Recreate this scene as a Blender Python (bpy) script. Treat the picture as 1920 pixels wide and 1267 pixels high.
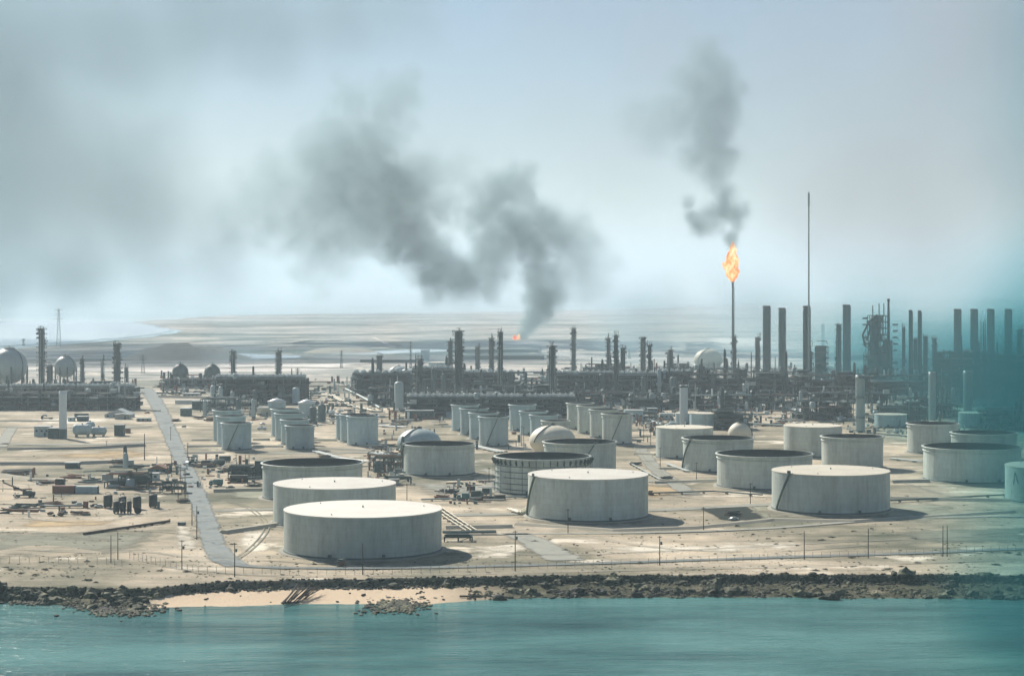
import bpy, math, random
from mathutils import Vector, Matrix, noise
random.seed(7)
R = random.Random(11)
scene = bpy.context.scene
COL = scene.collection
for o in list(bpy.data.objects): bpy.data.objects.remove(o)

# ------------------------------------------------------------------ camera
FPX, YH, H = 3700.0, 536.0, 100.0          # focal length in px (1920 wide), horizon row, camera height
cam = bpy.data.cameras.new('camera'); camo = bpy.data.objects.new('camera', cam); COL.objects.link(camo)
cam.sensor_width = 36; cam.lens = 36*FPX/1920
cam.shift_y = -(633.5-YH)/1920
cam.clip_start = 1; cam.clip_end = 120000
camo.location = (0, 0, H); camo.rotation_euler = (math.radians(90), 0, 0)
scene.camera = camo

# ------------------------------------------------------------------ light
SUN_EL = math.radians(36); SUN_AZ = math.radians(-33)      # sun behind the plant, to the left
world = bpy.data.worlds.new('World'); scene.world = world; world.use_nodes = True
wn = world.node_tree; wn.nodes.clear()
wo = wn.nodes.new('ShaderNodeOutputWorld'); wb = wn.nodes.new('ShaderNodeBackground')
sky = wn.nodes.new('ShaderNodeTexSky'); sky.sky_type = 'NISHITA'; sky.sun_disc = False
sky.sun_elevation = SUN_EL; sky.sun_rotation = SUN_AZ; sky.altitude = 0
sky.air_density = 1.0; sky.dust_density = .35; sky.ozone_density = 4.0
wn.links.new(sky.outputs[0], wb.inputs[0]); wb.inputs[1].default_value = 0.05
wn.links.new(wb.outputs[0], wo.inputs[0])
sl = bpy.data.lights.new('sun', 'SUN'); sl.energy = 5.0; sl.angle = math.radians(0.5); sl.color = (1, .92, .81)
so = bpy.data.objects.new('sun', sl); COL.objects.link(so)
sd = Vector((math.sin(SUN_AZ)*math.cos(SUN_EL), math.cos(SUN_AZ)*math.cos(SUN_EL), math.sin(SUN_EL)))
so.rotation_euler = sd.to_track_quat('Z', 'Y').to_euler()
so.location = (0, 0, 900)
vs = scene.view_settings; vs.view_transform = 'Standard'; vs.look = 'None'; vs.gamma = 1; vs.use_curve_mapping = False
vs.exposure = 0.55
scene.cycles.volume_bounces = 2; scene.cycles.max_bounces = 6; scene.cycles.volume_step_rate = 1.0
scene.cycles.volume_max_steps = 1024

# ------------------------------------------------------------------ pixel -> place
def W(px, py, z=0.0):
    Y = FPX*(H-z)/(py-YH); return ((px-960)*Y/FPX, Y)
def PX(px, Y): return (px-960)*Y/FPX
def ZZ(py, Y): return H-(py-YH)*Y/FPX
def YY(py, z=0.0): return FPX*(H-z)/(py-YH)

# ------------------------------------------------------------------ materials
def nodes(name):
    m = bpy.data.materials.new(name); m.use_nodes = True
    nt = m.node_tree; b = nt.nodes['Principled BSDF']; return m, nt, b
def N(nt, t, **k):
    n = nt.nodes.new(t)
    for a, v in k.items(): setattr(n, a, v)
    return n
def ramp(nt, stops, interp='LINEAR'):
    r = N(nt, 'ShaderNodeValToRGB'); r.color_ramp.interpolation = interp
    e = r.color_ramp.elements
    while len(e) < len(stops): e.new(.5)
    for i, (p, c) in enumerate(stops):
        e[i].position = p; e[i].color = (*c, 1) if len(c) == 3 else c
    return r
def mixc(nt, fac, a, b, mode='MIX'):
    m = N(nt, 'ShaderNodeMix', data_type='RGBA', blend_type=mode)
    for s, v in ((0, fac), (6, a), (7, b)):
        if hasattr(v, 'is_output'): nt.links.new(v, m.inputs[s])
        elif isinstance(v, (int, float)): m.inputs[s].default_value = v
        else: m.inputs[s].default_value = (*v, 1)
    return m.outputs[2]
def noisen(nt, scale, detail=4, rough=.55, vec=None, sc=None):
    n = N(nt, 'ShaderNodeTexNoise'); n.inputs['Scale'].default_value = scale
    n.inputs['Detail'].default_value = detail; n.inputs['Roughness'].default_value = rough
    if vec is not None:
        if sc:
            mp = N(nt, 'ShaderNodeMapping'); mp.inputs['Scale'].default_value = sc
            nt.links.new(vec, mp.inputs[0]); vec = mp.outputs[0]
        nt.links.new(vec, n.inputs['Vector'])
    return n.outputs['Fac']
def paint(name, col, dirt=(.2, .19, .16), amt=.5, rough=.6, metal=0, streak=True, sc=.25):
    m, nt, b = nodes(name)
    g = N(nt, 'ShaderNodeNewGeometry'); oi = N(nt, 'ShaderNodeObjectInfo')
    pos = g.outputs['Position']
    n1 = noisen(nt, sc, 5, .6, pos, (1, 1, .12) if streak else None)
    n2 = noisen(nt, sc*5, 4, .6, pos, (1, 1, .25) if streak else None)
    r1 = ramp(nt, [(.38, (0, 0, 0)), (.72, (1, 1, 1))]); nt.links.new(n1, r1.inputs[0])
    r2 = ramp(nt, [(.45, (0, 0, 0)), (.8, (1, 1, 1))]); nt.links.new(n2, r2.inputs[0])
    a = N(nt, 'ShaderNodeMath', operation='MULTIPLY'); nt.links.new(r1.outputs[0], a.inputs[0]); a.inputs[1].default_value = amt*.6
    a2 = N(nt, 'ShaderNodeMath', operation='MULTIPLY_ADD'); nt.links.new(r2.outputs[0], a2.inputs[0]); a2.inputs[1].default_value = amt*.5
    nt.links.new(a.outputs[0], a2.inputs[2])
    c = mixc(nt, a2.outputs[0], col, dirt)
    # each thing its own slight tone
    v = N(nt, 'ShaderNodeMapRange'); nt.links.new(oi.outputs['Random'], v.inputs[0]); v.inputs[3].default_value = .84; v.inputs[4].default_value = 1.1
    hv = N(nt, 'ShaderNodeHueSaturation'); nt.links.new(v.outputs[0], hv.inputs['Value']); nt.links.new(c, hv.inputs['Color'])
    nt.links.new(hv.outputs[0], b.inputs['Base Color'])
    b.inputs['Roughness'].default_value = rough; b.inputs['Metallic'].default_value = metal
    return m
M = {}
M['white'] = paint('white_roof_paint', (.70, .675, .59), (.42, .38, .29), .5, .55, streak=False, sc=.10)
M['shell'] = paint('grey_green_tank_paint', (.40, .455, .42), (.20, .22, .18), .55, .55, sc=.12)
M['shell_b'] = paint('pale_blue_tank_paint', (.36, .46, .465), (.20, .25, .24), .5, .55, sc=.2)
M['cream'] = paint('cream_paint', (.66, .62, .48), (.4, .36, .26), .4, .6, sc=.2)
M['steel'] = paint('dark_green_grey_steel', (.022, .066, .062), (.05, .045, .03), .6, .7)
M['steel2'] = paint('mid_grey_steel', (.06, .115, .11), (.05, .06, .05), .6, .65)
M['stack'] = paint('dark_stack_steel', (.045, .12, .12), (.02, .05, .05), .6, .7)
M['pale'] = paint('pale_grey_insulation', (.34, .42, .41), (.15, .17, .15), .5, .5, sc=.4)
M['creamroof'] = paint('cream_roof_paint', (.68, .63, .50), (.38, .34, .25), .55, .55, streak=False, sc=.10)
M['whitestack'] = paint('white_chimney_paint', (.62, .68, .68), (.3, .33, .32), .3, .5, sc=.2)
M['galv'] = paint('bright_galvanised_cap', (.75, .78, .74), (.4, .4, .36), .4, .45)
M['black'] = paint('black_bitumen_paint', (.012, .022, .02), (.05, .035, .02), .4, .6)
M['floatroof'] = paint('floating_roof_steel', (.012, .03, .027), (.02, .025, .02), .7, .7, streak=False)  # near black: shade inside the open tanks put into the colour
M['rust'] = paint('rusty_steel', (.22, .11, .06), (.08, .05, .03), .6, .8)
M['conc'] = paint('concrete', (.36, .36, .31), (.2, .19, .15), .5, .85, streak=False)
M['wood'] = paint('weathered_wood', (.055, .042, .03), (.03, .025, .02), .5, .85)
M['leaf'] = paint('dull_scrub_leaves', (.05, .075, .045), (.09, .08, .05), .5, .9, streak=False, sc=1.5)
M['rubber'] = paint('black_rubber', (.015, .015, .015), (.05, .045, .035), .3, .8)
M['glass'] = paint('dark_window_glass', (.03, .05, .055), (.06, .06, .05), .2, .15)
M['roofsheet'] = paint('grey_roof_sheet', (.34, .39, .38), (.22, .15, .1), .5, .5, streak=False)
M['redox'] = paint('red_oxide_paint', (.24, .08, .05), (.08, .05, .04), .5, .7)
M['teal'] = paint('teal_paint', (.05, .17, .17), (.08, .08, .06), .4, .5)
M['asphalt'] = paint('worn_blue_grey_asphalt', (.20, .235, .24), (.30, .28, .23), .6, .9, streak=False, sc=.12)
M['track'] = paint('packed_grey_sand_track', (.36, .36, .31), (.46, .43, .35), .7, .95, streak=False, sc=.12)
M['pad'] = paint('shade_darkened_pad', (.34, .32, .255), (.46, .42, .34), .6, .95, streak=False, sc=.08)
M['dampsand'] = paint('damp_olive_sand', (.27, .27, .20), (.42, .39, .30), .8, .95, streak=False, sc=.05)
M['ochre'] = paint('ochre_sand', (.52, .40, .24), (.42, .38, .29), .8, .95, streak=False, sc=.05)
M['salt'] = paint('white_salt_crust', (.82, .79, .70), (.6, .56, .46), .5, .9, streak=False, sc=.05)
M['pit'] = paint('oily_dark_soil', (.035, .045, .035), (.12, .11, .08), .6, .7, streak=False, sc=.2)
M['bund'] = paint('compacted_bund_earth', (.42, .39, .30), (.27, .26, .2), .7, .95, streak=False, sc=.1)

def worn(name, col, dirt, amt, sc):
    # sand sheet whose rim breaks up: the 'rim' attribute fades it into the ground through noise
    m = paint(name, col, dirt, amt, .95, streak=False, sc=sc); nt = m.node_tree; b = nt.nodes['Principled BSDF']
    b.inputs['Specular IOR Level'].default_value = .15
    g = N(nt, 'ShaderNodeNewGeometry').outputs['Position']; at = N(nt, 'ShaderNodeAttribute', attribute_name='rim')
    n = noisen(nt, .07 if sc > .03 else .012, 6, .65, g)
    a = N(nt, 'ShaderNodeMath', operation='MULTIPLY_ADD'); nt.links.new(n, a.inputs[0]); a.inputs[1].default_value = 2.2
    nt.links.new(at.outputs['Fac'], a.inputs[2])
    mr = N(nt, 'ShaderNodeMapRange', interpolation_type='SMOOTHSTEP'); nt.links.new(a.outputs[0], mr.inputs[0]); mr.inputs[1].default_value = 1.15; mr.inputs[2].default_value = 1.95
    nt.links.new(mr.outputs[0], b.inputs['Alpha']); return m
M['asphalt'] = worn('worn_blue_grey_asphalt', (.19, .235, .245), (.36, .34, .28), .9, .15)
M['track'] = worn('packed_grey_sand_track', (.30, .31, .27), (.42, .40, .33), .6, .12)
M['pad'] = worn('shade_darkened_pad', (.21, .205, .155), (.33, .31, .24), .6, .08)  # grey sand pad, darkened so the tank shadows on it look deeper
M['dampsand'] = worn('damp_olive_sand', (.23, .24, .18), (.38, .36, .28), .8, .05)
M['ochre'] = worn('ochre_sand', (.52, .38, .20), (.42, .38, .29), .7, .05)
M['salt'] = worn('white_salt_crust', (.74, .69, .57), (.52, .47, .37), .9, .12)
M['pit'] = worn('oily_dark_soil', (.010, .02, .016), (.035, .04, .028), .4, .2)
M['flat_dark'] = worn('dark_mud_flat', (.16, .20, .18), (.30, .30, .25), .8, .004)
M['flat_white'] = worn('white_salt_flat', (.85, .82, .76), (.6, .57, .5), .6, .004)
M['hardpad'] = paint('stone_ring_pad', (.32, .31, .25), (.2, .2, .16), .6, .95, streak=False, sc=.08)

def ground_mat():
    m, nt, b = nodes('desert_sand')
    g = N(nt, 'ShaderNodeNewGeometry').outputs['Position']
    n_big = noisen(nt, .0022, 7, .64, g, (.6, 1.3, 1))
    n_mid = noisen(nt, .011, 6, .62, g, (1, .7, 1))
    n_sm = noisen(nt, .09, 6, .65, g)
    n_fine = noisen(nt, .9, 5, .7, g)
    r_mid = ramp(nt, [(.34, (.17, .18, .13)), (.43, (.31, .285, .215)), (.52, (.48, .415, .32)), (.64, (.67, .585, .465))])
    nt.links.new(n_mid, r_mid.inputs[0])
    r_big = ramp(nt, [(.36, (.08, .14, .14)), (.44, (.20, .25, .24)), (.5, (.62, .58, .55)), (.55, (.22, .27, .27)), (.60, (.45, .45, .43)), (.66, (.85, .80, .78))])
    nt.links.new(n_big, r_big.inputs[0])
    # far flats are streakier and larger than the plant yard
    sep = N(nt, 'ShaderNodeSeparateXYZ'); nt.links.new(g, sep.inputs[0])
    mr = N(nt, 'ShaderNodeMapRange'); nt.links.new(sep.outputs[1], mr.inputs[0]); mr.inputs[1].default_value = 1500; mr.inputs[2].default_value = 2300
    c = mixc(nt, mr.outputs[0], r_mid.outputs[0], r_big.outputs[0])
    r_sm = ramp(nt, [(.3, (.68, .70, .66)), (.5, (.95, .95, .93)), (.7, (1.12, 1.1, 1.05))]); nt.links.new(n_sm, r_sm.inputs[0])
    c = mixc(nt, .8, c, r_sm.outputs[0], 'MULTIPLY')
    r_f = ramp(nt, [(.3, (.7, .7, .68)), (.55, (1, 1, 1)), (.75, (1.1, 1.08, 1.04))]); nt.links.new(n_fine, r_f.inputs[0])
    c = mixc(nt, .7, c, r_f.outputs[0], 'MULTIPLY')
    r_st = ramp(nt, [(.36, (.52, .56, .50)), (.5, (1, 1, 1)), (.66, (1.22, 1.18, 1.1))]); nt.links.new(noisen(nt, .045, 6, .62, g, (.22, 1.3, 1)), r_st.inputs[0])
    c = mixc(nt, .8, c, r_st.outputs[0], 'MULTIPLY')
    r_pt = ramp(nt, [(.60, (0, 0, 0)), (.66, (1, 1, 1))]); nt.links.new(noisen(nt, .028, 5, .6, g, (.7, 1, 1)), r_pt.inputs[0])
    c = mixc(nt, r_pt.outputs[0], c, (.78, .71, .57))
    # scattered scrub specks and oil stains
    vo = N(nt, 'ShaderNodeTexVoronoi'); vo.inputs['Scale'].default_value = .11; nt.links.new(g, vo.inputs['Vector'])
    rv = ramp(nt, [(.05, (1, 1, 1)), (.11, (0, 0, 0))]); nt.links.new(vo.outputs['Distance'], rv.inputs[0])
    gate = ramp(nt, [(.5, (0, 0, 0)), (.56, (1, 1, 1))]); nt.links.new(noisen(nt, .02, 3, .5, g), gate.inputs[0])
    mm = N(nt, 'ShaderNodeMath', operation='MULTIPLY'); nt.links.new(rv.outputs[0], mm.inputs[0]); nt.links.new(gate.outputs[0], mm.inputs[1])
    c = mixc(nt, mm.outputs[0], c, (.12, .13, .09))
    # rubble where the bank is rocky
    at = N(nt, 'ShaderNodeAttribute', attribute_name='rocky')
    r_rock = ramp(nt, [(.35, (.015, .022, .015)), (.5, (.06, .066, .036)), (.68, (.17, .16, .095))]); nt.links.new(n_fine, r_rock.inputs[0])
    c = mixc(nt, at.outputs['Fac'], c, r_rock.outputs[0])
    at2 = N(nt, 'ShaderNodeAttribute', attribute_name='beach')
    c = mixc(nt, at2.outputs['Fac'], c, (.68, .54, .38))
    nt.links.new(c, b.inputs['Base Color']); b.inputs['Roughness'].default_value = .95
    b.inputs['Specular IOR Level'].default_value = .15
    bp = N(nt, 'ShaderNodeBump'); bp.inputs['Distance'].default_value = .8; bp.inputs['Strength'].default_value = .7
    ad = N(nt, 'ShaderNodeMath', operation='ADD'); nt.links.new(n_sm, ad.inputs[0]); nt.links.new(n_fine, ad.inputs[1])
    nt.links.new(ad.outputs[0], bp.inputs['Height']); nt.links.new(bp.outputs[0], b.inputs['Normal'])
    return m
M['ground'] = ground_mat()

def shell_mat(name, col, dirt):
    # welded plate courses: a thin seam every 2.4 m up the shell, plates of slightly different tone, rain streaks and rust runs
    m = paint(name, col, dirt, .75, .6, sc=.16); nt = m.node_tree; b = nt.nodes['Principled BSDF']
    src = b.inputs['Base Color'].links[0].from_socket
    g = N(nt, 'ShaderNodeNewGeometry').outputs['Position']; tc = N(nt, 'ShaderNodeTexCoord').outputs['Object']
    sp = N(nt, 'ShaderNodeSeparateXYZ'); nt.links.new(tc, sp.inputs[0])
    def mth(op, a, v=None, w=None):
        n = N(nt, 'ShaderNodeMath', operation=op)
        for i, q in enumerate((a, v, w)):
            if q is None: continue
            if hasattr(q, 'is_output'): nt.links.new(q, n.inputs[i])
            else: n.inputs[i].default_value = q
        return n.outputs[0]
    course = mth('DIVIDE', sp.outputs[2], 2.4); fr = mth('FRACT', course); seam = mth('LESS_THAN', fr, .07)
    ang = mth('MULTIPLY', mth('ARCTAN2', sp.outputs[1], sp.outputs[0]), 3.3)
    cb = N(nt, 'ShaderNodeCombineXYZ'); nt.links.new(mth('FLOOR', mth('ADD', ang, mth('MULTIPLY', mth('FLOOR', course), .37))), cb.inputs[0]); nt.links.new(mth('FLOOR', course), cb.inputs[1])
    wn_ = N(nt, 'ShaderNodeTexWhiteNoise', noise_dimensions='2D'); nt.links.new(cb.outputs[0], wn_.inputs['Vector'])
    tone = mth('MULTIPLY_ADD', wn_.outputs['Value'], .10, .95)
    c = mixc(nt, 1, src, (1, 1, 1), 'MULTIPLY'); mx = c.node; nt.links.new(tone, mx.inputs[7])
    c = mixc(nt, mth('MULTIPLY', seam, .22), c, dirt)
    rs_ = ramp(nt, [(.60, (0, 0, 0)), (.72, (1, 1, 1))]); nt.links.new(noisen(nt, .35, 5, .65, g, (1, 1, .07)), rs_.inputs[0])
    c = mixc(nt, mth('MULTIPLY', rs_.outputs[0], .45), c, (.22, .17, .11))
    nt.links.new(c, b.inputs['Base Color']); return m
M['shell'] = shell_mat('grey_green_tank_plates', (.51, .57, .52), (.20, .21, .17))
M['shell_b'] = shell_mat('pale_blue_tank_plates', (.40, .52, .53), (.19, .24, .23))

def water_mat(name, deep, pale, scl, bump, rough):
    m, nt, b = nodes(name)
    g = N(nt, 'ShaderNodeNewGeometry').outputs['Position']
    nb = noisen(nt, .02*scl, 6, .62, g, (.35, 1.2, 1))
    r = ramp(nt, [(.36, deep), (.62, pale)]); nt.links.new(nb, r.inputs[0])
    nt.links.new(r.outputs[0], b.inputs['Base Color'])
    w1 = noisen(nt, .55*scl, 5, .62, g, (.35, 1, 1)); w2 = noisen(nt, .14*scl, 5, .62, g, (.22, 1, 1))
    ad = N(nt, 'ShaderNodeMath', operation='MULTIPLY_ADD'); nt.links.new(w2, ad.inputs[0]); ad.inputs[1].default_value = 4.5; nt.links.new(w1, ad.inputs[2])
    bp = N(nt, 'ShaderNodeBump'); bp.inputs['Distance'].default_value = bump; bp.inputs['Strength'].default_value = 1
    nt.links.new(ad.outputs[0], bp.inputs['Height']); nt.links.new(bp.outputs[0], b.inputs['Normal'])
    b.inputs['Roughness'].default_value = rough; b.inputs['IOR'].default_value = 1.33
    return m
M['water'] = water_mat('teal_inlet_water', (.01, .085, .08), (.11, .29, .265), 1, .5, .14)
M['sea'] = water_mat('far_sea_water', (.34, .52, .55), (.50, .66, .68), .05, .8, .3)  # pale base colour carries the reflected sky
M['pond'] = water_mat('salt_pond_water', (.5, .6, .66), (.6, .68, .72), .1, .1, .2)

def rock_mat():
    m, nt, b = nodes('shore_rock')
    g = N(nt, 'ShaderNodeNewGeometry').outputs['Position']; oi = N(nt, 'ShaderNodeObjectInfo')
    n0 = noisen(nt, .45, 5, .65, g); n9 = noisen(nt, .07, 3, .6, g); ad = N(nt, 'ShaderNodeMath', operation='MULTIPLY_ADD'); nt.links.new(n9, ad.inputs[0]); ad.inputs[1].default_value = .9; nt.links.new(n0, ad.inputs[2])
    sb = N(nt, 'ShaderNodeMath', operation='SUBTRACT'); nt.links.new(ad.outputs[0], sb.inputs[0]); sb.inputs[1].default_value = .45; n = sb.outputs[0]
    r = ramp(nt, [(.38, (.008, .016, .009)), (.5, (.032, .042, .020)), (.6, (.095, .10, .05)), (.70, (.30, .28, .17))])
    nt.links.new(n, r.inputs[0])
    sep = N(nt, 'ShaderNodeSeparateXYZ'); nt.links.new(g, sep.inputs[0])
    mr = N(nt, 'ShaderNodeMapRange'); nt.links.new(sep.outputs[2], mr.inputs[0]); mr.inputs[1].default_value = -4.2; mr.inputs[2].default_value = -2.4
    rr = ramp(nt, [(0, (.38, .48, .34)), (1, (1, 1, 1))]); nt.links.new(mr.outputs[0], rr.inputs[0])   # weed-dark at the tide line
    c = mixc(nt, 1, r.outputs[0], rr.outputs[0], 'MULTIPLY')
    nt.links.new(c, b.inputs['Base Color']); b.inputs['Roughness'].default_value = .85
    return m
M['rock'] = rock_mat()

def flame_mat():
    m, nt, b = nodes('burning_gas'); nt.nodes.remove(b)
    e = N(nt, 'ShaderNodeEmission'); g = N(nt, 'ShaderNodeNewGeometry').outputs['Position']
    n = noisen(nt, .16, 3, .6, g, (1, 1, .6))
    r = ramp(nt, [(.36, (1, .09, .03)), (.44, (1, .27, .08)), (.52, (1, .50, .18)), (.64, (1, .82, .48))]); nt.links.new(n, r.inputs[0])
    nt.links.new(r.outputs[0], e.inputs[0]); e.inputs[1].default_value = .92
    nt.links.new(e.outputs[0], nt.nodes['Material Output'].inputs[0]); return m
M['flame'] = flame_mat()

# ------------------------------------------------------------------ mesh helpers
class MB:
    def __init__(s): s.v = []; s.f = []; s.sm = []
    def add(s, vs, fs, smooth=False):
        o = len(s.v); s.v += [tuple(v) for v in vs]; s.f += [tuple(i+o for i in f) for f in fs]; s.sm += [smooth]*len(fs); return s
    def box(s, c, d, rz=0, rx=0, ry=0):
        mt = Matrix.Rotation(rz, 3, 'Z') @ Matrix.Rotation(ry, 3, 'Y') @ Matrix.Rotation(rx, 3, 'X')
        vs = [Vector(c)+mt @ Vector((x*d[0]/2, y*d[1]/2, z*d[2]/2)) for x in (-1, 1) for y in (-1, 1) for z in (-1, 1)]
        return s.add(vs, [(0, 1, 3, 2), (4, 6, 7, 5), (0, 4, 5, 1), (2, 3, 7, 6), (0, 2, 6, 4), (1, 5, 7, 3)])
    def cyl(s, p0, p1, r, n=8, r1=None, cap=True):
        p0 = Vector(p0); p1 = Vector(p1); r1 = r if r1 is None else r1
        d = (p1-p0).normalized(); a = d.orthogonal().normalized(); b = d.cross(a)
        vs = []
        for p, q in ((p0, r), (p1, r1)):
            vs += [p+(a*math.cos(2*math.pi*i/n)+b*math.sin(2*math.pi*i/n))*q for i in range(n)]
        s.add(vs, [(i, (i+1) % n, n+(i+1) % n, n+i) for i in range(n)], n > 5)
        if cap: s.add(vs, [tuple(range(n-1, -1, -1)), tuple(range(n, 2*n))])
        return s
    def path(s, pts, r, n=6):
        for a, b in zip(pts, pts[1:]): s.cyl(a, b, r, n)
        return s
    def lathe(s, prof, n=32, c=(0, 0, 0), smooth=True):      # profile [(r,z)...]
        vs = []; fs = []
        for r, z in prof: vs += [(c[0]+r*math.cos(2*math.pi*i/n), c[1]+r*math.sin(2*math.pi*i/n), c[2]+z) for i in range(n)]
        for k in range(len(prof)-1):
            fs += [(k*n+i, k*n+(i+1) % n, (k+1)*n+(i+1) % n, (k+1)*n+i) for i in range(n)]
        return s.add(vs, fs, smooth)
    def disc(s, r, z, n=32, c=(0, 0)):
        return s.add([(c[0]+r*math.cos(2*math.pi*i/n), c[1]+r*math.sin(2*math.pi*i/n), z) for i in range(n)], [tuple(range(n))])
    def poly(s, pts): return s.add(pts, [tuple(range(len(pts)))])
    def mesh(s, name, mat):
        me = bpy.data.meshes.new(name); me.from_pydata(s.v, [], s.f); me.materials.append(mat)
        me.polygons.foreach_set('use_smooth', s.sm); me.update(); return me
    def build(s, name, mat, parent=None, loc=None, rz=0):
        return place(s.mesh(name, mat), name, parent, loc, rz)
def place(me, name, parent=None, loc=None, rz=0, scale=None):
    o = bpy.data.objects.new(name, me); COL.objects.link(o)
    if parent: o.parent = parent
    if loc is not None: o.location = loc
    if rz: o.rotation_euler = (0, 0, rz)
    if scale: o.scale = scale
    return o
def thing(name, label, cat, loc=(0, 0, 0), rz=0, group=None):
    o = bpy.data.objects.new(name, None); COL.objects.link(o); o.empty_display_size = .1
    o.location = loc; o.rotation_euler = (0, 0, rz); tag(o, label, cat, group); return o
def tag(o, label=None, cat=None, group=None, kind=None):
    if label: o['label'] = label
    if cat: o['category'] = cat
    if group: o['group'] = group
    if kind: o['kind'] = kind
    return o
def struct(name, mb, mat, label=None):
    o = mb.build(name, mat); o['kind'] = 'structure'
    if label: o['label'] = label
    return o
KIDS = {}
def copy_tree(src, loc, rz, label, group=None):
    r = src.copy(); COL.objects.link(r); r.location = loc; r.rotation_euler = (0, 0, rz); r['label'] = label
    if group: r['group'] = group
    for ch in KIDS.setdefault(src.name, list(src.children)):
        c = ch.copy(); COL.objects.link(c); c.parent = r
        for g in KIDS.setdefault(ch.name, list(ch.children)):
            d = g.copy(); COL.objects.link(d); d.parent = c
    return r
def interp(tab, x):
    if x <= tab[0][0]: return tab[0][1]
    for (a, b), (c, d) in zip(tab, tab[1:]):
        if x <= c: return b+(d-b)*(x-a)/(c-a)
    return tab[-1][1]

# ================================================================== GROUND, WATER, SHORE
bank = [(-400, 1096), (0, 1100), (100, 1101), (200, 1103), (280, 1103), (340, 1096), (420, 1090), (480, 1088), (600, 1086), (720, 1084), (900, 1081), (1100, 1078), (1300, 1078), (1500, 1077), (1920, 1077), (2400, 1077)]
wline = [(-400, 1116), (0, 1124), (100, 1131), (180, 1144), (240, 1148), (300, 1139), (420, 1135), (600, 1132), (700, 1130), (760, 1139), (830, 1130), (900, 1124), (1000, 1121), (1200, 1119), (1500, 1120), (1920, 1122), (2400, 1120)]
WL = -4.0
def px_of(X, Y): return 960+X*FPX/Y
def yb_of(X):
    Y = YY(1085)
    for _ in range(4): Y = YY(interp(bank, px_of(X, Y)))
    return Y
def yw_of(X):
    Y = YY(1125, WL)
    for _ in range(4): Y = YY(interp(wline, px_of(X, Y)), WL)
    return Y
def beachf(X):       # 1 on the sandy cove, 0 on the rocky bank
    p = px_of(X, 665)
    return max(0, min(1, (p-275)/50))*max(0, min(1, (960-p)/160))
def shore_z(X, Y, yw, yb, bf):
    t = (Y-yw)/max(yb-yw, 1)
    n = noise.noise(Vector((X*.12, Y*.12, 0)))
    drop = 1.5
    if Y > yb: return n*.12*min(1, (Y-yb)/3)
    if t < 0: return WL+(Y-yw)*.12
    edge = (yb-Y)
    top = WL + (4-2.3)*t**(1.4 if bf > .5 else .9)
    if edge < drop: top = top*(edge/drop)
    return top+n*.35*(1-bf*.8)*min(1, t*3)*min(1, edge/drop)
xs = []; x = -1500
while x < 1500:
    xs.append(x); x += 1.4 if abs(x) < 210 else (6 if abs(x) < 330 else 60)
xs.append(1500)
rows = []
fr = [-.7, -.35, -.15, 0, .06, .12, .2, .28, .36, .44, .52, .6, .68, .76, .83, .9]
verts = []; rocky = []; beach = []
yws = [yw_of(min(max(x, -330), 330)) + noise.noise(Vector((x*.05, 3, 0)))*3 + noise.noise(Vector((x*.25, 9, 0)))*1.0 for x in xs]
ybs = [yb_of(min(max(x, -330), 330)) + noise.noise(Vector((x*.09, 7, 0)))*2.2 + noise.noise(Vector((x*.4, 1, 0)))*.8 for x in xs]
def rowfun():
    for f in fr: yield ('f', f)
    for e in (-1.5, -1.0, -.5, 0, .6, 2, 4, 7, 11): yield ('e', e)
    for k in range(8): yield ('m', (k+1)/8)
    y = 730
    for k in range(60):
        y *= 1.018 if y < 1500 else 1.08
        yield ('y', y)
    for y in (60000, 90000): yield ('y', y)
rws = list(rowfun())
for kind, val in rws:
    for x, yw, yb in zip(xs, yws, ybs):
        XX = x
        if kind == 'f': Y = yw+(yb-1.5-yw)*val if val >= 0 else yw+val*30
        elif kind == 'e': Y = yb+val
        elif kind == 'm': Y = (yb+11)*(1-val)+730*val
        else: Y = val; XX = x*max(1, val/730)
        bf = beachf(x)
        if kind == 'y': z = noise.noise(Vector((XX*.02, Y*.02, 5)))*.25 if Y < 1500 else 0; ro = be = 0
        else:
            z = shore_z(XX, Y, yw, yb, bf)
            t = (Y-yw)/max(yb-yw, 1)
            ro = (1-bf) if Y < yb-.2 else max(0, (1-bf)*.5*(1-(Y-yb)/3))
            if Y > yb-1.6 and Y < yb: ro = max(ro, .8)
            be = bf if Y < yb-1.6 else 0
            wob = noise.noise(Vector((x*.15, Y*.2, 2)))
            if kind == 'm' or Y > yb+3: ro = 0
            elif ro > 0: ro = max(0, min(1, ro+wob*.5))
        verts.append((XX, Y, z)); rocky.append(ro); beach.append(be)
nx = len(xs); faces = [(r*nx+i, r*nx+i+1, (r+1)*nx+i+1, (r+1)*nx+i) for r in range(len(rws)-1) for i in range(nx-1)]
me = bpy.data.meshes.new('ground'); me.from_pydata(verts, [], faces); me.materials.append(M['ground'])
for nm, arr in (('rocky', rocky), ('beach', beach)):
    at = me.attributes.new(nm, 'FLOAT', 'POINT'); at.data.foreach_set('value', arr)
me.polygons.foreach_set('use_smooth', [True]*len(me.polygons))
g = place(me, 'ground'); g['kind'] = 'structure'; g['label'] = 'pale desert sand under the whole refinery and out to the flats'

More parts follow.
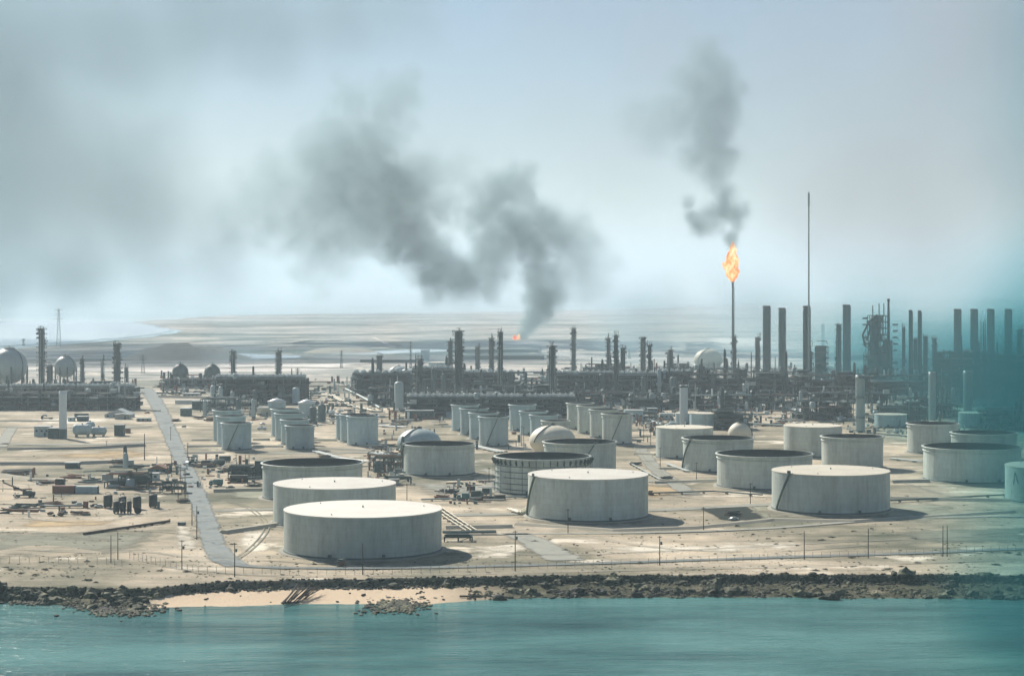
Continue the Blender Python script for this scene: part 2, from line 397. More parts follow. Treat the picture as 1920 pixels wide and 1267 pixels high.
mb = MB(); mb.poly([(-4000, -2500, WL), (4000, -2500, WL), (4000, 760, WL), (-4000, 760, WL)])
struct('inlet_water', mb, M['water'], 'teal inlet water in the foreground')
def sheet(name, pts, mat, z, label=None, jag=0.0, seg=1):
    P = [W(a, b) for a, b in pts]; out = []
    for (x0, y0), (x1, y1) in zip(P, P[1:]+P[:1]):
        for k in range(seg):
            t = k/seg; x = x0+(x1-x0)*t; y = y0+(y1-y0)*t
            s = jag*y
            out.append((x+noise.noise(Vector((x*.013, y*.013, 1)))*s*2, y+noise.noise(Vector((x*.02, y*.02, 7)))*s*2, z))
    return struct(name, MB().poly(out), mat, label)
# far sea with the bay that bites into the land on the left
sea = [W(a, b) for a, b in [(-700, 670), (-40, 658), (60, 650), (150, 644), (230, 637), (290, 630), (318, 626), (333, 621), (310, 615), (262, 607), (262, 603), (330, 598), (420, 592), (600, 588), (900, 585), (1150, 581), (1330, 574), (1500, 567), (1700, 561), (1920, 558), (2300, 552)]]
P = []
for i, (a, b) in enumerate(zip(sea, sea[1:])):
    for k in range(6):
        t = k/6; x = a[0]+(b[0]-a[0])*t; y = a[1]+(b[1]-a[1])*t
        P.append((x+noise.noise(Vector((x*.004, y*.004, 1)))*y*.012, y+noise.noise(Vector((x*.006, y*.003, 7)))*y*.02, .5))
P += [(60000, 85000, .5), (-60000, 85000, .5), (-60000, sea[0][1], .5)]
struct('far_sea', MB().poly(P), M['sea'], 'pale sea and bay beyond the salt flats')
sheet('bay_water', [(-300, 657), (-40, 652), (60, 646), (150, 641), (230, 634), (290, 628), (325, 621), (300, 613), (255, 606), (120, 603), (-300, 602)], M['pond'], 1.2, 'far left bay, reflected sky put into its pale colour', .004, 6)  # pale sheet: bright sky reflection on the bay put into the colour
for pts, lb in (([(385, 661), (480, 664), (575, 667), (560, 671), (470, 673), (390, 669)], 'white salt pond beyond the left towers'),
                ([(618, 664), (700, 658), (800, 655), (880, 657), (760, 662), (680, 665)], 'white salt pond beyond the middle towers'),
                ([(330, 662), (370, 664), (420, 668), (400, 672), (350, 670)], 'small shallow pond at the foot of the mound')):
    sheet('salt_pond', pts, M['pond'], .35, lb, .002, 3)

def strip(name, pts, mat, z, label=None, sub=6):
    """pts: (px,py,width m)"""
    C = [(Vector(W(a, b)), w) for a, b, w in pts]; L = []
    for i in range(len(C)-1):
        p0 = C[max(i-1, 0)]; p1 = C[i]; p2 = C[i+1]; p3 = C[min(i+2, len(C)-1)]
        for k in range(sub):
            t = k/sub
            q = .5*((2*p1[0])+(p2[0]-p0[0])*t+(2*p0[0]-5*p1[0]+4*p2[0]-p3[0])*t*t+(3*p1[0]-p0[0]-3*p2[0]+p3[0])*t**3)
            L.append((q, p1[1]+(p2[1]-p1[1])*t))
    L.append(C[-1]); vs = []; fs = []
    for i, (q, w) in enumerate(L):
        d = (L[min(i+1, len(L)-1)][0]-L[max(i-1, 0)][0]).normalized(); n = Vector((-d.y, d.x))
        jit = 1+.1*noise.noise(Vector((q.x*.05, q.y*.05, 0)))
        vs += [(q.x+n.x*w*o*jit, q.y+n.y*w*o*jit, z) for o in (-.6, -.36, .36, .6)]
    fs = [(4*i+k, 4*i+k+1, 4*i+5+k, 4*i+4+k) for i in range(len(L)-1) for k in range(3)]
    o = struct(name, MB().add(vs, fs), mat, label); m_ = len(L)
    at = o.data.attributes.new('rim', 'FLOAT', 'POINT'); at.data.foreach_set('value', [v for i in range(m_) for v in ((0, .85, .85, 0) if 0 < i < m_-1 else (0, .1, .1, 0))])
    return o
def berm(pts, h=1.6, w=7, name='earth_bund', label=None, z=0):
    C = [Vector(W(a, b)) for a, b in pts]; L = []
    for a, b in zip(C, C[1:]):
        n = max(2, int((b-a).length/12))
        L += [a+(b-a)*k/n for k in range(n)]
    L.append(C[-1]); vs = []; fs = []
    for i, q in enumerate(L):
        d = (L[min(i+1, len(L)-1)]-L[max(i-1, 0)]).normalized(); n = Vector((-d.y, d.x))
        hh = h*(1+.15*noise.noise(Vector((q.x*.08, q.y*.08, 0)))); ww = w*(1+.12*noise.noise(Vector((q.x*.05, q.y*.05, 4))))
        for k, (o, zz) in enumerate(((-.5, -.35), (-.18, 1), (.18, 1), (.5, -.35))):
            vs.append((q.x+n.x*ww*o, q.y+n.y*ww*o, z+zz*hh))
    m = len(L)
    for i in range(m-1):
        for k in range(3): fs.append((4*i+k, 4*i+k+1, 4*i+5+k, 4*i+4+k))
    fs += [(0, 3, 2, 1), (4*m-4, 4*m-3, 4*m-2, 4*m-1)]
    return struct(name, MB().add(vs, fs), M['bund'], label)

# main road running back from the shore, and the shore road
strip('main_road', [(445, 1063, 10.2), (418, 1046, 11.0), (402, 1022, 9.3), (390, 985, 9.3), (375, 945, 9.3), (360, 905, 9.3), (345, 872, 9.3), (330, 838, 10.2), (316, 806, 11.0), (305, 780, 11.9), (293, 755, 12.8), (283, 740, 13.6), (272, 728, 11.9)], M['asphalt'], .30, 'blue grey asphalt road running back from the shore')
strip('shore_road', [(405, 1052, 6), (470, 1062, 5.5), (600, 1066, 5), (820, 1064, 5), (960, 1061, 5), (1200, 1054, 5), (1440, 1046, 5), (1700, 1038, 5), (1920, 1029, 5), (2200, 1020, 5)], M['asphalt'], .32, 'narrow asphalt road behind the shore fence')
for pts, lb in (([(835, 966, 9), (1000, 963, 9), (1240, 956, 9), (1440, 946, 9), (1660, 935, 8)], 'grey track in front of the middle white tank'),
                ([(845, 1003, 4), (1040, 1001, 4), (1250, 998, 4), (1450, 990, 4), (1700, 972, 5), (1950, 968, 5)], 'thin track along the front tanks'),
                ([(1130, 903, 10), (1350, 901, 10), (1230, 905, 10)], 'patch of track behind the middle white tank'),
                ([(0, 800, 9), (130, 802, 9), (290, 800, 10)], 'cross track beside the white stack'),
                ([(0, 832, 10), (150, 834, 10), (310, 828, 10)], 'lower cross track left of the road'),
                ([(400, 959, 7), (440, 957, 8), (520, 955, 8)], 'track leading to the front left tanks'),
                ([(430, 848, 9), (600, 850, 9), (740, 846, 8)], 'track in front of the pale tank rows'),
                ([(900, 880, 8), (940, 890, 8), (960, 905, 8)], 'track beside the scaffolded tank'),
                ([(960, 998, 10), (1010, 1020, 13), (1060, 1052, 14)], 'worn ramp down to the shore road'),
                ([(1200, 840, 8), (1230, 880, 9), (1300, 930, 9)], 'track between the middle tanks'),
                ([(0, 840, 8), (14, 815, 8), (24, 802, 8)], 'grey track at the left edge')):
    strip('sand_track', pts, M['track'], .26, lb)
strip('causeway_road', [(-100, 666, 16), (120, 652, 16), (300, 645, 16), (480, 635, 16), (700, 627, 18), (900, 618, 18), (1100, 611, 18), (1300, 606, 18)], M['flat_dark'], .7, 'dark causeway across the far flats')
strip('causeway_road', [(-100, 676, 20), (150, 664, 20), (300, 656, 20), (420, 650, 20), (560, 642, 20), (640, 638, 18)], M['flat_dark'], .7, 'second causeway nearer the plant')
strip('causeway_road', [(1100, 592, 60), (1400, 588, 60), (1700, 583, 60), (2000, 580, 60)], M['flat_dark'], .7, 'farthest dark causeway at the right')
strip('causeway_road', [(1230, 610, 30), (1500, 606, 30), (1950, 598, 30)], M['flat_white'], .7, 'white salt track across the right flats')
strip('causeway_road', [(1000, 640, 16), (1200, 634, 16), (1500, 630, 16), (1950, 622, 16)], M['flat_dark'], .7, 'olive track behind the stacks')
strip('far_track', [(698, 632, 12), (720, 642, 12), (740, 652, 12)], M['flat_white'], .75, 'pale diagonal track on the far flat')
# wheel tracks wandering over the sand
for i, pts in enumerate([[(455, 1050), (520, 1052), (640, 1058), (820, 1050), (960, 1030)], [(850, 1020), (990, 1040), (1180, 1036), (1400, 1026), (1640, 1014), (1900, 1004)], [(1110, 1008), (1260, 1030), (1460, 1034), (1640, 1022)],
      [(380, 1010), (330, 1000), (240, 995), (100, 1000), (-30, 996)], [(350, 1045), (270, 1035), (150, 1036), (20, 1030)], [(40, 972), (160, 980), (260, 966), (350, 950)], [(430, 940), (470, 955), (500, 985), (480, 1020), (440, 1050)],
      [(1250, 925), (1310, 935), (1440, 938)], [(1680, 900), (1760, 925), (1900, 950)], [(700, 880), (740, 905), (860, 918), (980, 925)], [(0, 808), (80, 812), (190, 824), (300, 822)], [(300, 1062), (500, 1086-6), (760, 1079), (1000, 1074), (1300, 1067), (1600, 1060), (1900, 1050)], [(1190, 830), (1205, 860), (1260, 900), (1300, 912)]]):
    for e in (-1.1, 1.1):
        k = (YY(pts[0][1])/FPX)
        strip('wheel_track', [(a+e/k, b, .55) for a, b in pts], M['track'] if i % 3 else M['dampsand'], .34+.004*i+(e > 0)*.002, 'wheel tracks pressed in the sand')
# tinted ground areas
S = [('dampsand', [(-80, 992), (60, 990), (250, 988), (335, 1000), (300, 1030), (230, 1046), (100, 1050), (-80, 1050)], 'damp olive ground by the left fence'),
     ('salt', [(300, 965), (345, 975), (380, 1010), (370, 1035), (330, 1040), (318, 1010), (325, 985)], 'white bulldozed sand beside the road'),
     ('salt', [(450, 990), (500, 985), (520, 1010), (505, 1040), (470, 1045), (430, 1020)], 'white sand left of the nearest tank'),
     ('salt', [(900, 1010), (980, 1005), (1000, 1030), (960, 1052), (860, 1052), (880, 1030)], 'white sand right of the nearest tank'),
     ('salt', [(1090, 1015), (1250, 1020), (1440, 1012), (1640, 1000), (1560, 1030), (1300, 1042), (1100, 1045)], 'white sand apron behind the shore road'),
     ('pit', [(1302, 950), (1395, 945), (1440, 972), (1380, 978), (1352, 976)], 'dark oily pit between the front tanks'),
     ('dampsand', [(1400, 945), (1446, 943), (1450, 975), (1430, 978)], 'olive strip beside the oily pit'),
     ('ochre', [(130, 846), (270, 842), (300, 850), (280, 862), (150, 860), (20, 862)], 'ochre sand strip left of the road'),
     ('ochre', [(40, 975), (240, 972), (220, 985), (60, 990), (0, 985)], 'ochre sand below the black tanks'),
     ('pit', [(0, 880), (60, 878), (70, 884), (20, 890)], 'dark stained sand at the left edge'),
     ('ochre', [(1160, 905), (1290, 910), (1310, 925), (1220, 935), (1150, 925)], 'ochre sand behind the middle tank'),
     ('salt', [(20, 784), (110, 782), (190, 781), (250, 786), (200, 796), (60, 798)], 'white sand in front of the pipe rack'),
     ('salt', [(1000, 650), (1110, 662), (1180, 672), (1080, 676), (1010, 668)], 'white sand beyond the middle towers'),
     ('salt', [(1300, 632), (1420, 628), (1480, 645), (1420, 655), (1330, 650)], 'white sand beyond the flare'),
     ('salt', [(900, 640), (1010, 638), (1100, 648), (1040, 652), (930, 648)], 'white sand around the burning pit'),
     ('dampsand', [(700, 640), (830, 636), (900, 642), (820, 650), (720, 650)], 'dark flat beyond the middle towers'),
     ('dampsand', [(560, 646), (690, 644), (660, 650), (570, 652)], 'dark flat above the salt ponds'),
     ('salt', [(330, 680), (520, 682), (700, 680), (690, 690), (520, 692), (340, 690)], 'white flat behind the small spheres'),
     ('dampsand', [(940, 652), (1010, 650), (1008, 656), (940, 658)], 'dark pool beyond the middle towers'),
     ('dampsand', [(1180, 570), (1400, 566), (1920, 560), (1920, 568), (1500, 574), (1200, 578)], 'grey flats on the horizon at right'),
     ('dampsand', [(260, 605), (420, 602), (620, 600), (900, 598), (880, 606), (600, 612), (420, 618), (330, 616)], 'grey mud flats behind the bay')]
def patch(name, pts, mat, z, label, nx_=26, ny_=14, soft=.35):
    x0 = min(p[0] for p in pts); x1 = max(p[0] for p in pts); y0 = min(p[1] for p in pts); y1 = max(p[1] for p in pts)
    ex = (x1-x0)*.08; ey = (y1-y0)*.12; x0 -= ex; x1 += ex; y0 -= ey; y1 += ey
    sx = 1/(x1-x0); sy = 1/(y1-y0)
    def sd(px, py):
        ins = False; best = 9
        for (ax, ay), (bx, by) in zip(pts, pts[1:]+pts[:1]):
            if (ay > py) != (by > py) and px < (bx-ax)*(py-ay)/(by-ay)+ax: ins = not ins
            ux, uy = (bx-ax)*sx, (by-ay)*sy; wx, wy = (px-ax)*sx, (py-ay)*sy
            tt = max(0, min(1, (ux*wx+uy*wy)/max(1e-9, ux*ux+uy*uy))); best = min(best, math.hypot(wx-ux*tt, wy-uy*tt))
        return best if ins else -best
    vs = []; rim = []
    for j in range(ny_+1):
        for i in range(nx_+1):
            px = x0+(x1-x0)*i/nx_; py = y0+(y1-y0)*j/ny_; X, Y = W(px, py); vs.append((X, Y, z)); rim.append(max(-1.2, min(1.5 if mat is M['pit'] else .75, sd(px, py)*(16 if mat is M['pit'] else 4.5)-.1)) if 0 < i < nx_ and 0 < j < ny_ else -1.2)
    fs = [(j*(nx_+1)+i, j*(nx_+1)+i+1, (j+1)*(nx_+1)+i+1, (j+1)*(nx_+1)+i) for j in range(ny_) for i in range(nx_)]
    o = struct(name, MB().add(vs, fs), mat, label); at = o.data.attributes.new('rim', 'FLOAT', 'POINT'); at.data.foreach_set('value', rim); return o
def ell(cx, cy, rx, ry, n=16): return [(cx+rx*math.cos(6.2832*k/n), cy+ry*math.sin(6.2832*k/n)) for k in range(n)]
S += [('pad', ell(672, 1036, 182, 26), 'sand pad round the nearest tank, darkened to deepen its shadow'), ('pad', ell(1100, 970, 150, 22), 'sand pad round the middle white tank, darkened to deepen its shadow'), ('pad', ell(1565, 958, 160, 22), 'sand pad round the front right tank, darkened to deepen its shadow'),
      ('pad', ell(1430, 912, 110, 13), 'sand pad round the dark rimmed tank, darkened to deepen its shadow'), ('pad', ell(820, 890, 95, 10), 'sand pad round the left open tank, darkened to deepen its shadow'), ('dampsand', [(1600, 940), (1760, 938), (1850, 968), (1740, 985), (1640, 975)], 'olive ground right of the front right tank'),
      ('dampsand', [(1660, 990), (1960, 985), (1960, 1020), (1680, 1022)], 'grey ground in the right foreground'), ('dampsand', [(420, 915), (520, 918), (520, 940), (430, 935)], 'olive ground left of the open tank'),
      ('track', [(740, 905), (960, 900), (985, 925), (800, 935)], 'grey ground in front of the left open tank')]
for i, (mt, pts, lb) in enumerate(S):
    far = pts[0][1] < 700
    if far: mt = {'salt': 'flat_white', 'dampsand': 'flat_dark', 'pit': 'flat_dark'}.get(mt, mt)
    patch('ground_patch', pts, M[mt], (.30+.03*i) if far else .06+.005*i, lb)

# earth bunds round the tanks
for pts, h, lb in (([(0, 871), (120, 871), (205, 868), (235, 864)], 1.8, 'dark sided bund at the left edge'),
                ([(15, 843), (150, 842), (270, 836)], 1.6, 'bund between the two cross tracks'),
                ([(0, 890), (60, 900), (120, 902)], 1.0, 'low spoil ridge above the crane'),
                ([(420, 1000), (520, 985)], 1.4, 'bund left of the nearest tank'),
                ([(835, 990), (960, 988)], 1.2, 'bund between the two front tanks'),
                ([(1225, 906), (1340, 902)], 1.2, 'bund behind the middle white tank'),
                ([(1235, 880), (1285, 879)], 1.2, 'bund right of the ribbed tank'),
                ([(970, 983), (1150, 995), (1300, 990), (1450, 975)], .9, 'bund ringing the middle white tank'),
                ([(1440, 975), (1600, 978), (1760, 968), (1900, 960)], .9, 'bund ringing the front right tank'),
                ([(1670, 905), (1740, 903)], 1.4, 'bund between the right tanks'),
                ([(1660, 935), (1900, 940)], 1.3, 'bund in the right foreground'),
                ([(360, 826), (415, 826)], 1.2, 'bund left of the pale tanks'),
                ([(350, 838), (418, 837)], 1.2, 'lower bund left of the pale tanks'),
                ([(345, 850), (420, 849)], 1.0, 'lowest bund left of the pale tanks'),
                ([(475, 825), (505, 825)], 1.2, 'bund between the pale tank rows'),
                ([(475, 838), (530, 838)], 1.2, 'front bund between the pale tank rows'),
                ([(590, 826), (630, 826)], 1.2, 'bund right of the dark topped tank row'),
                ([(592, 841), (700, 846)], 1.2, 'bund in front of the third tank row'),
                ([(710, 842), (745, 842)], 1.0, 'bund left of the dome'),
                ([(1190, 838), (1228, 838)], 1.2, 'bund by the tall tank row'),
                ([(1190, 852), (1228, 853)], 1.2, 'lower bund by the tall tank row'),
                ([(895, 904), (925, 903)], 1.2, 'bund behind the scaffolded tank'),
                ([(400, 922), (492, 920)], 1.5, 'dark bund left of the open tank'),
                ([(300, 745), (420, 748)], 2.0, 'far bund right of the road head'),
                ([(0, 790), (110, 790)], 1.0, 'low bund before the pipe rack')):
    berm(pts, h, 5+h*2, label=lb)
# mounds
for px, py, w, h, d, lb in ((350, 672, 90, 26, 80, 'long brown mound behind the small spheres'), (640, 660, 60, 10, 60, 'low mound beyond the salt pond')):
    x, y = W(px, py); vs = []; n = 14; fs = []
    for j in range(n+1):
        for i in range(n+1):
            u = i/n*2-1; v = j/n*2-1; rr = math.hypot(u, v)
            vs.append((x+u*w, y+v*d, max(-1, h*max(0, 1-rr*rr)*(.7+.5*noise.noise(Vector((u*3+px, v*3, 0))))-.5)))
    for j in range(n): fs += [(j*(n+1)+i, j*(n+1)+i+1, (j+1)*(n+1)+i+1, (j+1)*(n+1)+i) for i in range(n)]
    struct('mound', MB().add(vs, fs, True), M['bund'], lb)

# ================================================================== TANKS
RIMS = {}
def tank(x0, x1, rim, base, kind, label, group=None, mat='shell', stair=None, n=64, detail=1):
    """x0,x1 px edges; rim / base: px rows of the side edges; kind: cone, open, ribbed"""
    Y = YY(base); X = PX((x0+x1)/2, Y); r = (x1-x0)/2*Y/FPX; h = ZZ(rim, Y)
    t = thing('storage_tank', label, 'storage tank', (X, Y, 0), 0, group)
    MB().lathe([(r+2.2, -.3), (r+2.0, .32), (r+.2, .42)], n).build('tank_pad', M['hardpad'], t)
    MB().lathe([(r+.25, .3), (r+.25, 1.0), (r+.003, 1.05)], n).build('base_ring', M['steel'], t)
    if kind == 'cone':
        MB().lathe([(r, .3), (r, h)], n).build('shell', M[mat], t)
        MB().lathe([(r+.12, h-.25), (r+.12, h+.05), (r*.66, h+r*.005), (r*.33, h+r*.011), (.01, h+r*.016)], n, smooth=False).build('roof', M['white' if x0 in (513, 533, 990) else 'creamroof'], t)
        if detail:
            MB().lathe([(.3, h+r*.01), (.3, h+r*.016+.5), (.45, h+r*.016+.55), (.01, h+r*.016+.8)], 10).build('vent', M['pale'], t)
            for a in (-2.0, .3, 2.4): place(VENT, 'roof_hatch', t, (math.cos(a)*r*.8, math.sin(a)*r*.8, h+.1))
    else:
        MB().lathe([(r, .3), (r, h)], n).build('shell', M[mat], t)
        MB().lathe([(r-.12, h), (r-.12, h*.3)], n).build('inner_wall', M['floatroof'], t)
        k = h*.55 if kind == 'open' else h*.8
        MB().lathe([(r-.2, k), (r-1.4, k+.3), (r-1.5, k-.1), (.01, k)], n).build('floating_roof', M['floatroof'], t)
        MB().lathe([(r-.12, h), (r+.1, h+.02), (r+1.0, h-.08), (r+1.0, h-.5), (r, h-.55)], n).build('wind_girder', M[mat], t)
        MB().lathe([(r+.003, h-1.9), (r+.5, h-2.0), (r+.5, h-2.3), (r, h-2.35)], n).build('stiffener_ring', M[mat], t)
        if detail:
            b = MB(); m = 28
            for i in range(m):
                a = 2*math.pi*i/m; b.box((math.cos(a)*(r+.9), math.sin(a)*(r+.9), h+.5), (.07, .07, 1.1))
            for z in (.55, 1.05): b.path([(math.cos(2*math.pi*i/m)*(r+.9), math.sin(2*math.pi*i/m)*(r+.9), h+z) for i in range(m+1)], .04, 4)
            b.build('railing', M['steel2'], t)
            MB().path([(-r*.1, -r*.97, h), (r*.15, -r*.2, k+.6)], .35, 4).build('roof_ladder', M['pale'], t)
    if stair is not None:                                    # spiral stair climbing the shell
        a0, a1 = stair; b = MB(); s = 26; vs = []
        for i in range(s+1):
            a = a0+(a1-a0)*i/s; z = .6+(h-.6)*i/s
            for q, dz in ((r+.05, 0), (r+.95, 0), (r+.95, 1.0)): vs.append((math.cos(a)*q, math.sin(a)*q, z+dz))
        fs = []
        for i in range(s): fs += [(3*i, 3*i+1, 3*i+4, 3*i+3), (3*i+1, 3*i+2, 3*i+5, 3*i+4)]
        b.add(vs, fs).build('spiral_stair', M['steel2'], t)
        a = a1; MB().box((math.cos(a)*(r+.6), math.sin(a)*(r+.6), h+.1), (2.2, 2.0, .15), a).box((math.cos(a)*(r+1.3), math.sin(a)*(r+1.3), h+.8), (.1, 2.0, 1.2), a).build('stair_landing', M['steel2'], t)
    # a manhole and a nozzle by the base, facing the camera
    for a in (-1.9, -1.25): place(NOZZ, 'nozzle', t, (math.cos(a)*r, math.sin(a)*r, 1.7), a)
    return t, r, h
VENT = MB().cyl((0, 0, 0), (0, 0, .3), .22, 8).cyl((0, 0, .3), (0, 0, .36), .35, 8).mesh('roof_hatch', M['pale'])
NOZZ = MB().cyl((0, 0, 0), (1.1, 0, 0), .45, 10).cyl((1.1, 0, 0), (1.25, 0, 0), .7, 10).mesh('nozzle', M['steel2'])
PI = math.pi
gw, go, gs = 'white roofed storage tanks', 'open topped storage tanks', 'small storage tanks standing in rows'
tank(533, 828, 953, 1031, 'cone', 'largest and nearest tank, white flat roof, pale grey shell', gw, n=96)
tank(513, 742, 905, 979, 'cone', 'white roofed tank directly behind the nearest tank', gw, n=96)
tank(990, 1215, 888, 967, 'cone', 'white roofed tank alone in the middle foreground, a riser on its left edge', gw, n=96, stair=(PI*1.02, PI*1.16))
tank(1448, 1667, 881, 954, 'cone', 'white roofed tank in the right foreground with a dark riser pipe', gw, n=96, stair=(PI*1.1, PI*1.22))
tank(493, 679, 866, 932, 'open', 'open topped tank behind the two front left white tanks', go, n=80)
tank(757, 890, 831, 888, 'open', 'open topped tank left of the scaffolded tank with a white dome behind it', go, n=80, stair=(PI*.9, PI*1.1))
t, r, h = tank(929, 1106, 854, 921, 'ribbed', 'old tank ringed with scaffold posts and girders behind the middle white tank', go, n=80)
b = MB(); m = 44
for i in range(m):
    a = 2*PI*i/m; place(RIMS.setdefault('br', MB().box((.9, 0, -1.2), (1.5, .18, 2.4), 0, 0, .5).mesh('bracket', M['steel'])), 'bracket', t, (math.cos(a)*r, math.sin(a)*r, h-.8), a)
for i in range(m//2):
    a = 4*PI*i/m; place(RIMS.setdefault('po', MB().box((1.2, 0, h/2), (.16, .16, h)).mesh('scaffold_post', M['steel2'])), 'scaffold_post', t, (math.cos(a)*r, math.sin(a)*r, 0), a)
for k in range(1, 6): MB().lathe([(r+.1, h*k/6.3), (r+.55, h*k/6.3), (r+.55, h*k/6.3-.28), (r+.1, h*k/6.3-.3)], 64).build('girder_ring', M['steel2'], t)
tank(1020, 1155, 827, 893, 'open', 'open topped tank directly right of the scaffolded tank, a dark stair down its face', go, n=80, stair=(PI*1.42, PI*1.62))
tank(1230, 1337, 800, 857, 'cone', 'cream roofed tank left of the ribbed open tanks', gw, mat='shell')
tank(1281, 1412, 820, 881, 'open', 'open topped tank partly in front of the cream roofed tank', go, n=80, stair=(PI*1.0, PI*1.2))
tank(1345, 1522, 849, 911, 'open', 'dark rimmed open tank left of the front right white tank', go, n=80)
tank(1470, 1578, 797, 854, 'cone', 'cream roofed tank beside the tall ringed grey stack', gw)
tank(1541, 1655, 817, 876, 'open', 'open topped tank behind the front right white tank', go, n=80)
tank(1702, 1796, 793, 848, 'open', 'open topped tank in the right haze with a pale stack behind', go)
tank(1733, 1912, 836, 899, 'open', 'broad dark topped tank deep in the teal veil at right', go, n=80)
tank(1785, 1905, 810, 860, 'open', 'dark topped tank in the teal veil behind the broad one', go)
tQ, rQ, hQ = tank(1887, 2080, 872, 938, 'cone', 'pale tank cut by the right photo edge, faded mark on its side', gw, n=80)
# faded letter-like mark on the shell of that tank
yq = tQ.location.y; a = -PI/2-.62
def onshell(u, z, q=.03):          # u metres along the shell from the left visible side
    aa = PI*1.09+u/rQ; return (math.cos(aa)*(rQ+q), math.sin(aa)*(rQ+q), z)
b = MB()
for p, q in (((1.2, hQ*.50), (2.4, hQ*.86)), ((2.4, hQ*.86), (4.6, hQ*.56)), ((1.7, hQ*.62), (3.6, hQ*.64))):
    w = .45; b.add([onshell(p[0]-w, p[1]), onshell(p[0]+w, p[1]), onshell(q[0]+w, q[1]), onshell(q[0]-w, q[1])], [(0, 1, 2, 3)])
b.build('painted_mark', M['steel2'], tQ)
tank(1797, 1850, 773, 801, 'cone', 'small pale tank in the right haze below the far stack', 'small tanks in the right haze', 'shell_b', detail=0, n=40)
tank(1640, 1700, 776, 800, 'cone', 'low pale tank right of the ringed grey stack', 'small tanks in the right haze', 'shell_b', detail=0, n=40)
tank(1266, 1300, 774, 796, 'cone', 'small cream roofed tank at the foot of the white chimney', 'small tanks behind the cream roofed tank', 'shell_b', n=48, detail=0)
tank(1293, 1348, 774, 803, 'cone', 'cream roofed tank right of the white chimney foot', 'small tanks behind the cream roofed tank', 'shell_b', n=48, detail=0)
rows4 = [
 ('left row beside the road', [(400, 452, 768, 826), (407, 460, 779, 834), (416, 471, 792, 843)], ['rearmost', 'middle', 'front']),
 ('dark topped row left of centre', [(509, 560, 766, 817), (516, 568, 774, 825), (527, 579, 786, 833), (536, 589, 797, 842)], ['rearmost', 'second', 'third', 'front']),
 ('short row before the long fan rack', [(630, 688, 776, 823), (638, 696, 776, 828), (651, 709, 779, 834)], ['rearmost', 'middle', 'front']),
 ('pale row right of the white dome', [(847, 898, 758, 807), (863, 915, 765, 815), (880, 934, 773, 823), (898, 953, 780, 836)], ['rearmost', 'second', 'third', 'front']),
 ('row behind the yellowish sphere', [(955, 1004, 758, 807), (975, 1026, 770, 815), (994, 1046, 777, 822), (1016, 1068, 788, 830)], ['rearmost', 'second', 'third', 'front']),
 ('tall row right of the yellowish sphere', [(1063, 1112, 755, 804), (1083, 1134, 760, 812), (1106, 1160, 767, 820), (1129, 1185, 775, 832)], ['rearmost', 'second', 'third', 'front'])]
for name, lst, words in rows4:
    for (x0, x1, rm, bs), w in zip(lst, words):
        tank(x0, x1, rm, bs, 'open', f'{w} tank in the {name}', gs, 'shell_b' if x0 < 1000 else 'shell', n=48, detail=0, stair=(PI*1.35, PI*1.6) if x0 in (863, 898, 1129, 416) else None)

# ------------------------------------------------------------------ spheres and domes
def sphere_tank(px, top, rad, base, label, group, mat='pale'):
    Y = YY(base); X = PX(px, Y); r = rad*Y/FPX; zc = ZZ(top, Y)-r
    t = thing('sphere_tank', label, 'sphere tank', (X, Y, 0), 0, group)
    MB().lathe([(r*math.cos(a), zc+r*math.sin(a)) for a in [PI/2*(k/8) for k in range(-8, 9)]], 32).build('sphere', M[mat], t)
    leg = MB().cyl((0, 0, 0), (0, 0, zc), r*.055, 8).mesh('leg', M['steel2'])
    for i in range(9):
        a = 2*PI*i/9+.2; place(leg, 'leg', t, (math.cos(a)*r*.97, math.sin(a)*r*.97, 0))
    b = MB()
    for i in range(9):
        a = 2*PI*i/9+.2; c = 2*PI*(i+1)/9+.2
        b.cyl((math.cos(a)*r*.97, math.sin(a)*r*.97, .3), (math.cos(c)*r*.97, math.sin(c)*r*.97, zc*.8), .12, 4).cyl((math.cos(c)*r*.97, math.sin(c)*r*.97, .3), (math.cos(a)*r*.97, math.sin(a)*r*.97, zc*.8), .12, 4)
    b.build('cross_brace', M['steel2'], t)
    MB().lathe([(.01, zc+r+.2), (r*.32, zc+r+.2), (r*.32, zc+r-.1)], 12).lathe([(r*.32, zc+r+1.2), (r*.34, zc+r+1.3), (r*.32, zc+r+1.3)], 12).cyl((0, 0, zc+r), (0, 0, zc+r+2.4), .3, 6).build('top_platform', M['steel'], t)
    MB().path([(r*1.02*math.cos(a)*math.cos(.5), -r*1.02*math.cos(a)*math.sin(.5), zc+r*1.03*math.sin(a)) for a in [k/10*PI/2 for k in range(11)]], .35, 5).build('stair', M['steel2'], t)
sphere_tank(17, 652, 34, 731, 'large white sphere tank cut by the left edge', 'sphere tanks on legs at left')
sphere_tank(123, 667, 20.5, 722, 'white sphere tank between the two tall left towers', 'sphere tanks on legs at left')
sphere_tank(338, 682, 15, 718, 'small dark sphere tank right of the road head', 'small dark sphere tanks', 'steel2')
sphere_tank(398, 683, 15, 719, 'small dark sphere tank left of the cooler block', 'small dark sphere tanks', 'steel2')
